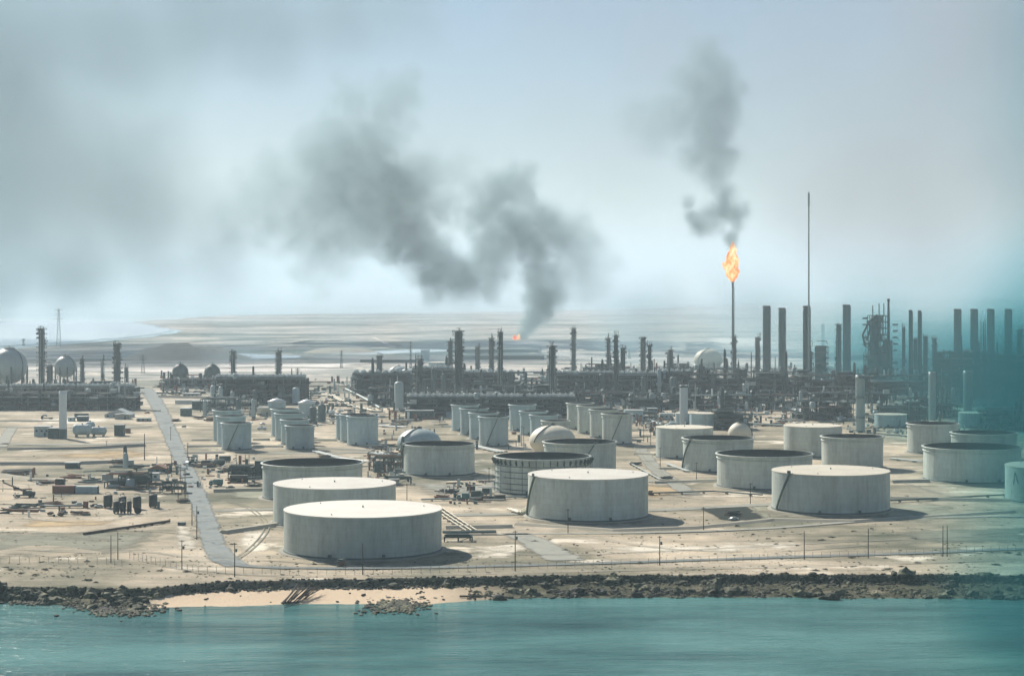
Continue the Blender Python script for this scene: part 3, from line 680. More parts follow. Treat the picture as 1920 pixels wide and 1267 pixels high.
def spheroid(x0, x1, top, base, label, mat, frac=.5):
    Y = YY(base); X = PX((x0+x1)/2, Y); r = (x1-x0)/2*Y/FPX; h = ZZ(top, Y)
    t = thing('spheroid_tank', label, 'dome tank', (X, Y, 0), 0, 'dome shaped tanks')
    zc = h*(1-frac); hh = h-zc
    MB().lathe([(r*.82, 0)]+[(r*math.cos(a)**.9 if a < PI/2 else 0.01, zc+(hh if a > 0 else zc)*math.sin(a)) for a in [-.7, -.5, -.25, 0, .2, .4, .6, .8, 1.0, 1.2, 1.35, 1.47, PI/2]], 48).build('shell', M[mat], t)
    MB().lathe([(r*.9, -.2), (r*.9, .4), (r*.8, .45)], 32).build('base_ring', M['conc'], t)
    b = MB(); az = -PI/2-.9; vs = []; L = []
    for k in range(15):
        a = .02+k/14*1.5; L.append((r*1.02*math.cos(a)**.9*math.cos(az+k*.03), r*1.02*math.cos(a)**.9*math.sin(az+k*.03), zc+hh*1.02*math.sin(a)))
    for q, p in zip(L, L[1:]): b.cyl(q, p, .4, 4)
    b.build('stair', M['steel2'], t)
    MB().lathe([(1.6, h+.1), (1.6, h+1.0), (1.5, h+1.0)], 10).cyl((0, 0, h-.5), (0, 0, h+1.4), .4, 8).build('top_hatch', M['steel2'], t)
    return t
spheroid(744, 828, 803, 850, 'white dome tank peeping over the open topped tank', 'pale', .62)
spheroid(992, 1080, 797, 852, 'yellowish dome tank with a stair stripe, behind the scaffolded tank', 'cream', .55)
sphere_tank(1388, 791, 23.5, 842, 'pale round sphere tank right of the cream roofed tanks', 'single sphere tank', 'cream')
spheroid(1301, 1356, 654, 690, 'pale dome tank with pipe hoops behind the flare stack', 'cream', .6)
spheroid(728, 768, 686, 703, 'far low pale dome left of the flat topped tank', 'pale', .7)
spheroid(748, 792, 690, 706, 'far low pale dome next to the flat topped tank', 'pale', .7)
tank(803, 838, 679, 703, 'cone', 'far flat topped grey tank behind the middle towers', 'far tanks', 'shell_b', n=40, detail=0)
def pipe_run(pts, r, mat, label, n_sup=0, group=None, cat='pipeline', n=1, gap=1.0, z=1.0):
    """pts (px,py) on the ground"""
    P = [Vector((*W(a, b), 0)) for a, b in pts]; o = P[0]
    t = thing('pipeline', label, cat, o, 0, group)
    side = (P[-1]-P[0]).normalized().cross(Vector((0, 0, 1)))
    for k in range(n):
        MB().path([p-o+side*(k-(n-1)/2)*gap+Vector((0, 0, z)) for p in P], r, 6).build('pipe', M[mat], t)
    sup = MB().box((0, 0, z/2-r/2), (.4, max(.8, gap*n), z-r+.02)).mesh('support', M['conc'])
    for a, b in zip(P, P[1:]):
        m = max(1, int((b-a).length/9)); ang = math.atan2(b.y-a.y, b.x-a.x)
        for k in range(m): place(sup, 'support', t, a+(b-a)*(k+.5)/m-o, ang)
    return t
def hoops(pts, label):      # overhead piping arch carried over a dome
    pass

# ================================================================== TOWERS, STACKS
KIT = {}
def kit(key, fn):
    if key not in KIT: KIT[key] = fn()
    return KIT[key]
def ringplat():
    b = MB(); n = 14
    b.lathe([(1.0, 0), (1.75, 0), (1.75, .12), (1.0, .12)], n)
    for i in range(n):
        a = 2*PI*i/n; b.box((math.cos(a)*1.72, math.sin(a)*1.72, .65), (.07, .07, 1.1))
    b.lathe([(1.68, 1.1), (1.76, 1.1), (1.76, 1.25), (1.68, 1.25)], n); return b.mesh('platform', M['steel'])
def tower(px, top, base, w, label, mat='steel', group='tall process towers', plats=6, style=0, sp=0, wide=None, cat='process tower', Y=None):
    """w = full px width, platforms included; base row on the ground"""
    Y = Y or YY(base); X = PX(px, Y); W_ = w*Y/FPX; r = W_*.5*(.66 if plats else 1); h = ZZ(top, Y)
    rr = random.Random(int(px*7+top)); t = thing('process_tower', label, cat, (X, Y, 0), rr.uniform(0, 6), group)
    neck = h*(1-.02)-r*.5
    prof = [(r*1.15, 0), (r, min(h*.06, 4)), (r, neck), (r*.8, neck+r*.35), (r*.4, neck+r*.5), (.01, neck+r*.53)]
    if style == 1: prof = [(r*1.15, 0), (r*1.1, h*.45), (r*.85, h*.5), (r*.85, neck), (r*.6, neck+r*.35), (.01, neck+r*.5)]
    if style == 2: prof = [(r, 0), (r*.9, h*.3), (r*.55, h*.42), (r*.5, neck), (.01, neck+r*.3)]
    MB().lathe(prof, 20).build('shell', M[mat], t)
    if plats:
        plats = int(plats*1.6)
        for k in range(plats):
            z = h*(.16+.80*(k+rr.uniform(-.2, .2))/max(1, plats-1)) if plats > 1 else h*.9
            z = min(z, neck); q = r if style == 0 else (r*1.1 if z < h*.45 else r*.85)
            if style == 2: q = r*.9 if z < h*.3 else r*.55
            o = place(kit('plat', ringplat), 'platform', t, (0, 0, z), rr.uniform(0, 6), (q, q, 1.25 if h > 30 else 1)) 
        b = MB(); a = rr.uniform(0, 6); b.box((math.cos(a)*(r+.5), math.sin(a)*(r+.5), h*.5), (.8, .8, h*.96), a); b.build('caged_ladder', M['steel'], t)
        b = MB()
        for i in range(3):
            a = rr.uniform(0, 6); z1 = h*rr.uniform(.7, .99); q = r*1.22
            b.path([(math.cos(a)*q, math.sin(a)*q, .5), (math.cos(a)*q, math.sin(a)*q, z1), (math.cos(a)*r*.5, math.sin(a)*r*.5, z1+r*.15)], r*.10+.1, 6)
        b.build('riser_pipe', M['pale' if rr.random() < .4 else 'steel2'], t)
        for k in range(plats):        # side brackets and half platforms
            z = h*rr.uniform(.2, .97); a = rr.uniform(0, 6); q = r*rr.uniform(1.25, 1.9)
            place(kit('hp', lambda: MB().box((0, 0, 0), (1, 1.3, .16)).box((.5, 0, .6), (.06, 1.3, 1.1)).box((-.2, .3, 1.0), (.5, .3, 1.8)).mesh('side_platform', M['steel'])), 'side_platform', t, (math.cos(a)*q*.8, math.sin(a)*q*.8, min(z, neck)), a, (r*.95, r*.9, 1.2))
        # top piping: davit arms, relief valves, spikes
        b = MB()
        for i in range(5):
            a = rr.uniform(0, 6); q = r*rr.uniform(.3, 1.5); z = rr.uniform(1.5, 5.5)
            b.cyl((math.cos(a)*q, math.sin(a)*q, neck-1), (math.cos(a)*q*1.05, math.sin(a)*q*1.05, neck+z), .22, 5)
            b.cyl((math.cos(a)*q*1.05, math.sin(a)*q*1.05, neck+z), (math.cos(a+.8)*q, math.sin(a+.8)*q, neck+z*.8), .18, 5)
        b.build('top_piping', M['steel'], t)
    if sp: MB().cyl((0, 0, neck), (0, 0, h+sp*Y/FPX), .35, 6).build('lightning_rod', M['steel'], t)
    return t
T = [(78, 613, 722, 17, 'tall dark tower left of the white sphere, second item from the left edge', 'steel', 7, 0),
 (93, 684, 722, 15, 'short thick tower at the right foot of the tallest left tower', 'steel2', 2, 0),
 (155, 672, 722, 10, 'slim bulging tower right of the white sphere', 'steel', 3, 1),
 (193, 672, 716, 7, 'thin pointed tower between the slim tower and the thick left one', 'steel', 2, 2),
 (220, 642, 732, 16, 'tower with wide lower half at the right end of the left rack', 'steel', 6, 1),
 (237, 688, 716, 9, 'small dark drum leaning on the wide based left tower', 'steel', 1, 0),
 (437, 658, 714, 12, 'left one of the two equal towers over the cooler block', 'steel', 5, 0),
 (522, 657, 714, 12, 'right one of the two equal towers over the cooler block', 'steel', 5, 0),
 (712, 665, 716, 13, 'plain dark tower left of the big light vessel', 'steel', 3, 0),
 (787, 672, 748, 14, 'spiky tower with a pale leg right of the big light vessel', 'steel', 6, 1),
 (844, 638, 712, 11, 'narrow tower touching the tallest middle tower on its left', 'steel', 5, 0),
 (859, 617, 742, 20, 'tallest thick tower of the middle group with a pale riser', 'steel', 9, 0),
 (896, 649, 706, 10, 'short tower right of the tallest middle tower', 'steel2', 3, 0),
 (922, 632, 708, 11, 'jagged tower just left of the slim black one', 'steel', 6, 0),
 (938, 620, 742, 11, 'slim black tower with a pale riser near the burning pit', 'steel', 7, 1),
 (1035, 646, 744, 17, 'tower with curved pipes on its head right of the burning pit', 'steel', 5, 0),
 (1075, 614, 702, 11, 'tall clean tower standing alone right of the burning pit', 'steel', 5, 0),
 (1141, 632, 704, 11, 'leftmost of the three close towers', 'steel', 6, 0),
 (1155, 627, 746, 11, 'middle and tallest of the three close towers', 'steel', 7, 0),
 (1169, 650, 734, 12, 'rightmost and shortest of the three close towers', 'steel', 5, 1),
 (1205, 631, 706, 13, 'left and taller one of the paired towers', 'steel', 5, 0),
 (1218, 644, 738, 12, 'right and lower one of the paired towers', 'steel', 5, 1),
 (1257, 654, 706, 15, 'squat reactor tower with an elbow pipe on its side', 'steel', 3, 1),
 (1376, 630, 712, 11, 'dark tower hiding the foot of the flare stack', 'steel', 4, 0),
 (1421, 630, 706, 11, 'tower just left of the first plain stack', 'steel', 3, 0),
 (1572, 606, 712, 12, 'spiky dark tower touching the fourth plain stack', 'steel', 6, 0),
 (1695, 612, 720, 7, 'thin dim tower right of the lattice reactor structure', 'steel', 3, 0),
 (1716, 634, 716, 11, 'dim tower between the two thin pale stacks', 'steel', 4, 0),
 (1735, 628, 716, 13, 'dim tower touching the right thin pale stack', 'steel', 4, 0),
 (1752, 632, 712, 11, 'last dim tower before the dark veil', 'steel', 4, 0),
 (1795, 632, 716, 15, 'veiled tower under the first far stack', 'steel', 4, 0),
 (1832, 640, 716, 14, 'veiled tower left of the big veiled structure', 'steel', 3, 0),
 (1890, 640, 716, 16, 'veiled tower under the last far stack', 'steel', 4, 0),
 (1912, 615, 716, 14, 'veiled tower at the right edge', 'steel', 4, 0)]
for px, top, base, w, lb, mt, pl, st in T: tower(px, top, base, w, lb, mt, plats=pl, style=st, sp=8 if px in (922, 1155, 1141) else 0)

def stack(px, top, base, w, label, mat='stack', lip=True, taper=1.0, kind='stack', foot=None, rings=0, group='plain cylindrical stacks', wav=0):
    Y = YY(base); X = PX(px, Y); r = w/2*Y/FPX; h = ZZ(top, Y)
    t = thing('stack', label, kind, (X, Y, 0), 0, group)
    prof = [(r*taper, 0)]+[(r*(taper+(1-taper)*k/12)*(1+(wav*math.sin(k*2.3) if wav else 0)), h*k/12) for k in range(1, 12)]+[(r, h), (r*.8, h), (r*.78, h-3)]
    MB().lathe(prof, 24).build('shell', M[mat], t)
    if lip: MB().lathe([(r*1.003, h-1.6), (r*1.07, h-1.5), (r*1.07, h-.3), (r*1.003, h-.2)], 24).build('top_band', M['steel'], t)
    if foot: MB().lathe([(r*1.02*taper, .01), (r*1.04, h*foot), (r, h*foot+.2)], 24).build('dark_foot', M['steel2'], t)
    for k in range(rings):
        z = h*(.25+.7*k/max(1, rings-1))
        place(kit('plat', ringplat), 'platform', t, (0, 0, z), 0, (r*1.0, r*1.0, 1))
    if rings == 0 and h > 35: MB().box((r+.3, -r*.2, h*.5), (.6, .6, h*.96)).build('ladder', M['steel2'], t)
    return t
stack(1437, 573, 714, 14, 'first plain dark stack from the left of the right hand group')
stack(1466, 577, 722, 13, 'second plain stack, its upper half rough edged', wav=.045)
stack(1512, 573, 740, 13.5, 'third plain stack, directly below the tall thin mast')
stack(1587, 571, 718, 14, 'fourth plain stack touching the spiky dark tower')
stack(1707, 581, 738, 6.5, 'left one of two thin pale stacks in the right haze', 'stack', group='thin stacks in the right haze')
stack(1724, 582, 736, 6.5, 'right one of two thin pale stacks in the right haze', 'stack', group='thin stacks in the right haze')
for px, w in ((1795, 'first'), (1826, 'second'), (1857, 'third'), (1890, 'fourth')):
    stack(px, 579, 716, 13, f'{w} from left of four equal stacks fading in the right haze', 'stack', group='stacks fading into the smoke at right')
stack(118, 733, 822, 14.5, 'white chimney with dark foot at the left, standing by the tank trailers', 'whitestack', foot=.2, kind='chimney', group='pale chimneys', lip=False)
stack(1282, 722, 797, 15.5, 'white chimney with dark mouth behind the cream roofed tank', 'whitestack', kind='chimney', group='pale chimneys', lip=True)
stack(1399, 719, 752, 13, 'short pale chimney right of the white one', 'pale', kind='chimney', group='pale chimneys', lip=False)
stack(1613, 703, 810, 17.5, 'broad grey chimney with ring platforms in the right part', 'pale', kind='chimney', group='pale chimneys', rings=3, lip=False)
stack(1748, 697, 788, 13.5, 'pale chimney behind the open tank in the haze', 'pale', kind='chimney', group='pale chimneys', lip=False)
stack(1815, 695, 776, 17, 'pale double walled chimney deep in the haze', 'pale', kind='chimney', group='pale chimneys', lip=False)
stack(1879, 724, 768, 9, 'small pale chimney in the teal veil', 'pale', kind='chimney', group='pale chimneys', lip=False)
def vessel(px, top, base, w, label, mat='pale', group='upright process vessels', Y=None):
    Y = YY(base); X = PX(px, Y); r = w/2*Y/FPX; h = ZZ(top, Y)
    t = thing('upright_vessel', label, 'vessel', (X, Y, 0), 0, group)
    c = min(r*.5, h*.2)
    MB().lathe([(r, 1.2), (r, h-c), (r*.86, h-c*.45), (r*.5, h-c*.1), (.01, h)], 20).build('shell', M[mat], t)
    MB().lathe([(r*.9, 0), (r*.9, 1.3)], 16).build('skirt', M['steel2'], t)
    MB().cyl((0, 0, h-.2), (0, 0, h+1.4), .35, 6).build('vent', M['steel2'], t)
    MB().path([(r*1.15, -r*.3, 0), (r*1.15, -r*.3, h*.9), (r*.5, 0, h*.95)], .22, 5).build('riser_pipe', M['steel2'], t)
    return t
V = [(748, 715, 768, 17, 'big light vessel standing at the left end of the fan rack', 'pale'),
 (732, 722, 752, 5, 'thin light post vessel left of the big light one', 'pale'),
 (1027, 700, 742, 9, 'pale capped vessel in front of the curved pipe tower', 'pale'),
 (1083, 698, 738, 9, 'pale vessel below the lone clean tower', 'steel2'),
 (1128, 700, 742, 10, 'grey vessel left of the three close towers', 'steel2'),
 (1236, 691, 742, 7, 'slim light vessel with rounded top left of the white chimney', 'pale'),
 (1321, 688, 732, 7, 'light topped vessel right of the white chimney', 'pale'),
 (1336, 698, 742, 7, 'grey vessel next to the light topped one', 'steel2'),
 (1262, 706, 745, 12, 'dim vessel behind the white chimney', 'steel2'),
 (1206, 706, 744, 8, 'dim vessel under the paired towers', 'steel2'),
 (1362, 676, 722, 6, 'thin brownish vessel near the flare foot', 'rust'),
 (414, 724, 758, 8, 'light vessel at the left of the cooler block', 'pale'),
 (436, 733, 760, 8, 'squat round topped vessel below the left equal tower', 'pale'),
 (400, 722, 752, 11, 'rounded light drum left of the cooler block', 'shell_b'),
 (528, 726, 756, 14, 'pink topped light drum below the right equal tower', 'shell_b'),
 (555, 726, 758, 14, 'light drum at the right end of the cooler block', 'shell_b'),
 (478, 731, 762, 8, 'grey vessel between the cooler block drums', 'steel2'),
 (384, 750, 782, 7, 'slim grey vessel left of the left tank row', 'pale'),
 (475, 748, 784, 7, 'slim pale vessel right of the left tank row', 'pale'),
 (447, 747, 775, 9, 'grey drum behind the left tank row', 'steel2'),
 (603, 757, 792, 14, 'round shouldered grey drum right of the dark topped row', 'steel2'),
 (586, 762, 794, 13, 'second grey drum right of the dark topped row', 'steel2'),
 (398, 743, 764, 5, 'small cream flame shaped vessel behind the left tank row', 'cream'),
 (1543, 607, 650, 6, 'thin spire on the dark block between the third and fourth stacks', 'steel'),
 (1620, 690, 712, 6, 'thin vessel left of the lattice reactor structure', 'steel2'),
 (1870, 730, 760, 10, 'pale vessel in the teal veil', 'pale'),
 (1500, 700, 742, 6, 'slim light vessel beside the third stack', 'pale'),
 (813, 690, 745, 9, 'dark vessel right of the spiky pale legged tower', 'steel2'),
 (832, 700, 745, 8, 'grey vessel left of the tallest middle tower', 'steel2'),
 (958, 700, 742, 6, 'slim grey vessel right of the slim black tower', 'steel2'),
 (690, 706, 736, 7, 'grey vessel at the left end of the middle unit', 'steel2')]
for px, top, base, w, lb, mt in V: vessel(px, top, base, w, lb, mt)

# plain silos with conical lids near the left rows
for px, top, base, w, lb in ((519, 746, 778, 36, 'silo with white conical lid behind the dark topped row'), (575, 748, 782, 34, 'silo with white flat lid right of the conical one')):
    Y = YY(base); X = PX(px, Y); r = w/2*Y/FPX; h = ZZ(top, Y)
    t = thing('silo', lb, 'silo', (X, Y, 0), 0, 'silos behind the tank rows')
    MB().lathe([(r*.92, 0), (r*.92, h*.78)], 28).build('shell', M['shell_b'], t)
    MB().lathe([(r*.92, h*.78), (r, h*.78), (r, h*.82), (.5, h), (.01, h)], 28).build('lid', M['galv'], t)

# flare stack, flames
def tongue(name, X, Y, z0, spec, parent, label=None):
    b = MB()
    for (dx, dy, z, rx, rz, tw) in spec:
        n = 12; m = 10; vs = []; fs = []
        for j in range(m+1):
            v = j/m; rr_ = rx*math.sin(PI*min(1, v*.93+.03))**.8*(1-.55*v)*1.5
            for i in range(n):
                a = 2*PI*i/n; q = rr_*(1+.38*noise.noise(Vector((math.cos(a)*1.4+dx, math.sin(a)*1.4+z, v*3.2))))
                vs.append((dx+q*math.cos(a)+tw*v*v*rx, dy+q*math.sin(a), z+rz*v+1.5*noise.noise(Vector((a, v*4, dx)))))
        for j in range(m):
            fs += [(j*n+i, j*n+(i+1) % n, (j+1)*n+(i+1) % n, (j+1)*n+i) for i in range(n)]
        fs += [tuple(range(n-1, -1, -1)), tuple(range(m*n, m*n+n))]
        b.add(vs, fs, True)
    return b
YF = YY(700); XF = PX(1374, YF); zt = ZZ(527, YF); s = YF/FPX
t = thing('flare_stack', 'thin flare stack topped by the big orange flame', 'flare stack', (XF, YF, 0), 0)
MB().lathe([(1.6, 0), (1.25, zt*.4), (1.0, zt*.9), (1.15, zt*.93), (1.15, zt), (.8, zt)], 14).build('riser', M['steel2'], t)
MB().lathe([(1.9, zt-1.2), (2.1, zt-1.2), (2.1, zt-.8), (1.9, zt-.8)], 14).lathe([(1.15, zt-4), (2.0, zt-4), (2.0, zt-3.7), (1.15, zt-3.7)], 14).build('tip_ring', M['steel'], t)
MB().box((1.6, 0, zt*.47), (.5, .5, zt*.93)).build('ladder', M['steel'], t)
fl = tongue('flare_flame', XF, YF, zt, [(-.5, 0, -1, 6.6, 26, -.25), (-2.8, 1, 9, 5.6, 30, .35), (2.0, -1, 12, 5.0, 22, -.2), (-7.8, 0, 13, 3.3, 9, -1.0), (0.5, 1, 28, 3.6, 17, -.15), (-1.5, 0, 22, 5.0, 14, .5)], None).build('flare_flame', M['flame'], loc=(XF, YF, zt))
tag(fl, 'tall orange and yellow flame burning on the flare stack', 'flame')
YP = YY(637); XP = PX(968, YP)
pl = tongue('pit_flame', 0, 0, 0, [(-3, 0, -1, 3.6, 10, -.5), (3.2, 0, -1, 3.6, 12, .5), (0, 0, -1, 4, 7, 0)], None).build('pit_flame', M['flame'], loc=(XP, YP, 0))
tag(pl, 'small red flame at the foot of the dark smoke plume', 'flame')
# tall guyed mast
Ym = YY(742); Xm = PX(1514, Ym); hm = ZZ(361, Ym)
t = thing('tall_mast', 'very tall thin mast rising from the third plain stack', 'mast', (Xm, Ym-8, 0), 0)
MB().lathe([(.9, 0), (.75, hm*.5), (.6, hm*.93), (.95, hm*.935), (.95, hm*.99), (.4, hm)], 10).build('mast_pole', M['pale'], t)
b = MB()
for k in range(24): b.box((0, 0, hm*(.04+.9*k/24)), (1.8, 1.8, .3))
b.build('mast_collar', M['pale'], t)
Ym = YY(735); Xm = PX(1666, Ym); hm = ZZ(560, Ym)
t = thing('tall_mast', 'thin smoking vent mast right of the lattice reactor structure', 'mast', (Xm, Ym, 0), 0)
MB().lathe([(1.5, 0), (1.3, hm*.8), (.9, hm*.97), (1.5, hm*.975), (1.2, hm)], 10).build('mast_pole', M['steel'], t)
# power pylon on the far left shore, and small ones
def pylon(px, top, base, label, w=8):
    Y = YY(base); X = PX(px, Y); h = ZZ(top, Y); q = w/2*Y/FPX
    t = thing('power_pylon', label, 'pylon', (X, Y, 0), .2, 'lattice pylons')
    b = MB(); n = 8; th = max(.25, Y*.00012)
    for sx in (-1, 1):
        for sy in (-1, 1): b.cyl((sx*q, sy*q, 0), (sx*q*.2, sy*q*.2, h), th, 4)
    for k in range(n):
        z0 = h*k/n; z1 = h*(k+1)/n; a = q*(1-.8*k/n); c = q*(1-.8*(k+1)/n)
        for sy in (-1, 1): b.cyl((-a, sy*a, z0), (c, sy*c, z1), th*.6, 4).cyl((a, sy*a, z0), (-c, sy*c, z1), th*.6, 4)
    b.build('lattice', M['steel2'], t)
    arm = MB().cyl((-q*2, 0, 0), (q*2, 0, 0), th*.8, 4).cyl((-q*2, 0, 0), (0, 0, h*.05), th*.5, 4).cyl((q*2, 0, 0), (0, 0, h*.05), th*.5, 4).mesh('cross_arm', M['steel2'])
    for z in (.72, .84, .95): place(arm, 'cross_arm', t, (0, 0, h*z))
pylon(110, 578, 650, 'tall faint pylon on the far bay shore')
pylon(44, 635, 648, 'tiny pylon left of the tall faint one', 4)
pylon(268, 665, 700, 'small pylon beside the road head', 7)
pylon(770, 640, 700, 'thin pylon left of the far flat topped tank', 4)
pylon(1180, 655, 672, 'tiny pylon beyond the paired towers', 4)
pylon(640, 657, 690, 'thin pylon left of the middle unit', 4)
pylon(558, 690, 714, 'small lattice mast right of the cooler block', 5)

# ================================================================== PROCESS UNITS
def drum(key, L, r, mat):
    def f():
        b = MB(); b.cyl((-L/2, 0, 0), (L/2, 0, 0), r, 12, cap=False)
        b.cyl((L/2, 0, 0), (L/2+r*.45, 0, 0), r, 12, r*.45).cyl((-L/2, 0, 0), (-L/2-r*.45, 0, 0), r, 12, r*.45)
        b.box((-L*.3, 0, -r*.9), (.5, r*1.4, r*.9)).box((L*.3, 0, -r*.9), (.5, r*1.4, r*.9)); return b.mesh('drum', M[mat])
    return kit(key, f)
def vmesh(key, r, h, mat):
    return kit(key, lambda: MB().lathe([(r, 0), (r, h*.88), (r*.7, h*.96), (.01, h)], 12).cyl((r*1.2, 0, 0), (r*1.2, 0, h*.8), .16, 4).mesh('vessel', M[mat]))
def unit(x0, x1, top, base, depth, label, levels=3, fans=0, seed=0, dens=1.0, mat='steel', cat='process unit', fanmat='galv', top_clutter=True, solid=False, equip=1.0, group='pipe racks and process blocks'):
    """x0..x1 px along the front, top and base rows, depth m: steel frame with pipes, drums and fans"""
    Y = YY(base); X0 = PX(x0, Y); X1 = PX(x1, Y); L = X1-X0; h = ZZ(top, Y); rr = random.Random(seed or int(x0*3+top))
    t = thing('process_unit', label, cat, ((X0+X1)/2, Y, 0), 0, group)
    bay = max(6, min(10, L/6)); nb = max(2, round(L/bay)); bw = L/nb; nd = max(1, round(depth/9)); dw = depth/nd
    b = MB()
    bl_ = [levels-(rr.choice([0, 0, 1, 1, 2]) if (fans == 0 and levels >= 3) else 0) for _ in range(nb)]; lh = h/levels
    for i in range(nb+1):
        hc = lh*max(bl_[max(0, i-1)], bl_[min(nb-1, i)])
        for j in range(nd+1): b.box((-L/2+i*bw, j*dw, hc/2), (.45, .45, hc))
    for i in range(nb):
        xc = -L/2+(i+.5)*bw
        for k in range(1, bl_[i]+1):
            z = lh*k
            for j in range(nd+1): b.box((xc, j*dw, z-.3), (bw, .35, .6))
            for e in (-.5, .5): b.box((xc+e*bw*.98, depth/2, z-.35), (.35, depth, .5))
            if solid: b.box((xc, depth/2, z+.1), (bw*.99, depth, .12))
        if solid: b.box((xc, depth+.3, lh*bl_[i]*.49), (bw*.99, .12, lh*bl_[i]*.97))  # back wall added to block the sun and darken the rack inside
        if rr.random() < .3:
            k = rr.randrange(bl_[i]); b.cyl((xc-bw/2, 0, lh*k), (xc+bw/2, 0, lh*(k+1)), .14, 4)
    b.build('steel_frame', M[mat], t)
    # pipes along the rack
    for k in range(1, levels+1):
        z = h*k/levels; n = int((3+nd*2)*dens*(1 if k < levels or fans or levels < 3 else .4))
        for q in range(n):
            r_ = rr.uniform(.15, .5); yy = depth*(q+.5)/n; a = -L/2+rr.uniform(0, L*.15); c = L/2-rr.uniform(0, L*.15)
            if rr.random() < .3: c = a+(c-a)*rr.uniform(.4, .8)
            pts = [(a, yy, z+r_+.1), (c, yy, z+r_+.1)]
            if rr.random() < .5: pts.append((c, yy, z-h/levels*rr.uniform(.4, .9)))
            MB().path(pts, r_, 6).build('pipe', M[rr.choice(['steel2', 'steel2', 'steel', 'steel', 'steel', 'pale', 'rust'])], t)
    # equipment at grade and on the decks
    ne = int(L*depth/70*equip*dens)
    for q in range(min(ne, 46)):
        xx = rr.uniform(-L/2, L/2); yy = rr.uniform(-3, depth); k = 0 if rr.random() < .5 else rr.randrange(levels+1 if top_clutter else levels)
        z = h*k/levels; pick = rr.random()
        if pick < .45:
            m = rr.choice([('dA', 7, 1.2, 'pale'), ('dB', 10, 1.5, 'steel2'), ('dC', 5, .9, 'pale'), ('dD', 8, 1.1, 'steel')]); place(drum(*m), 'drum', t, (xx, yy, z+m[2]*1.35), rr.choice([0, 0, PI/2]))
        elif pick < .85:
            m = rr.choice([('vA', 1.2, 8, 'pale'), ('vB', 1.6, 6, 'steel2'), ('vC', .9, 11, 'steel'), ('vD', 2.2, 5, 'pale'), ('vE', .7, 6, 'galv')]); place(vmesh(*m), 'vessel', t, (xx, yy, z), rr.uniform(0, 6))
        else: place(kit('hut', lambda: MB().box((0, 0, 1.5), (5, 4, 3)).box((0, 0, 3.05), (5.4, 4.4, .2)).mesh('control_cabin', M['roofsheet'])), 'control_cabin', t, (xx, yy, z), rr.uniform(-.1, .1))
    if L > 30 and cat == 'process unit':
        for q in range(int(L/5.5)):       # thin risers and small columns poking above the frame
            m = rr.choice([('tA', .5, 1, 'steel'), ('tB', .9, 1, 'steel2'), ('tC', 1.3, 1, 'steel'), ('tD', .4, 1, 'pale')]); o_ = place(vmesh(*m), 'vessel', t, (rr.uniform(-L/2, L/2), rr.uniform(0, depth), 0), rr.uniform(0, 6)); o_.scale = (1, 1, h*rr.choice([rr.uniform(.7, 1.2), rr.uniform(1, 1.5), rr.uniform(1.3, 2.0)]))
    if fans:
        def fanf():
            b = MB(); b.lathe([(2.3, 0), (2.6, .3), (2.1, 1.6), (2.15, 1.9)], 14); b.lathe([(.01, 1.2), (2.1, 1.2)], 10)
            b.lathe([(.01, 2.9), (1.1, 1.9), (.01, 1.3)], 8); return b.mesh('fan_cowl', M[fanmat])
        fm = kit('fan'+fanmat, fanf)
        MB().box((0, depth*.25, h+.9), (L*.99, min(depth*.45, 9), 1.6)).build('cooler_bank', M['steel2'], t)
        for q in range(fans): place(fm, 'fan_cowl', t, (-L/2+L*(q+.5)/fans, depth*.25, h+1.75))
    return t
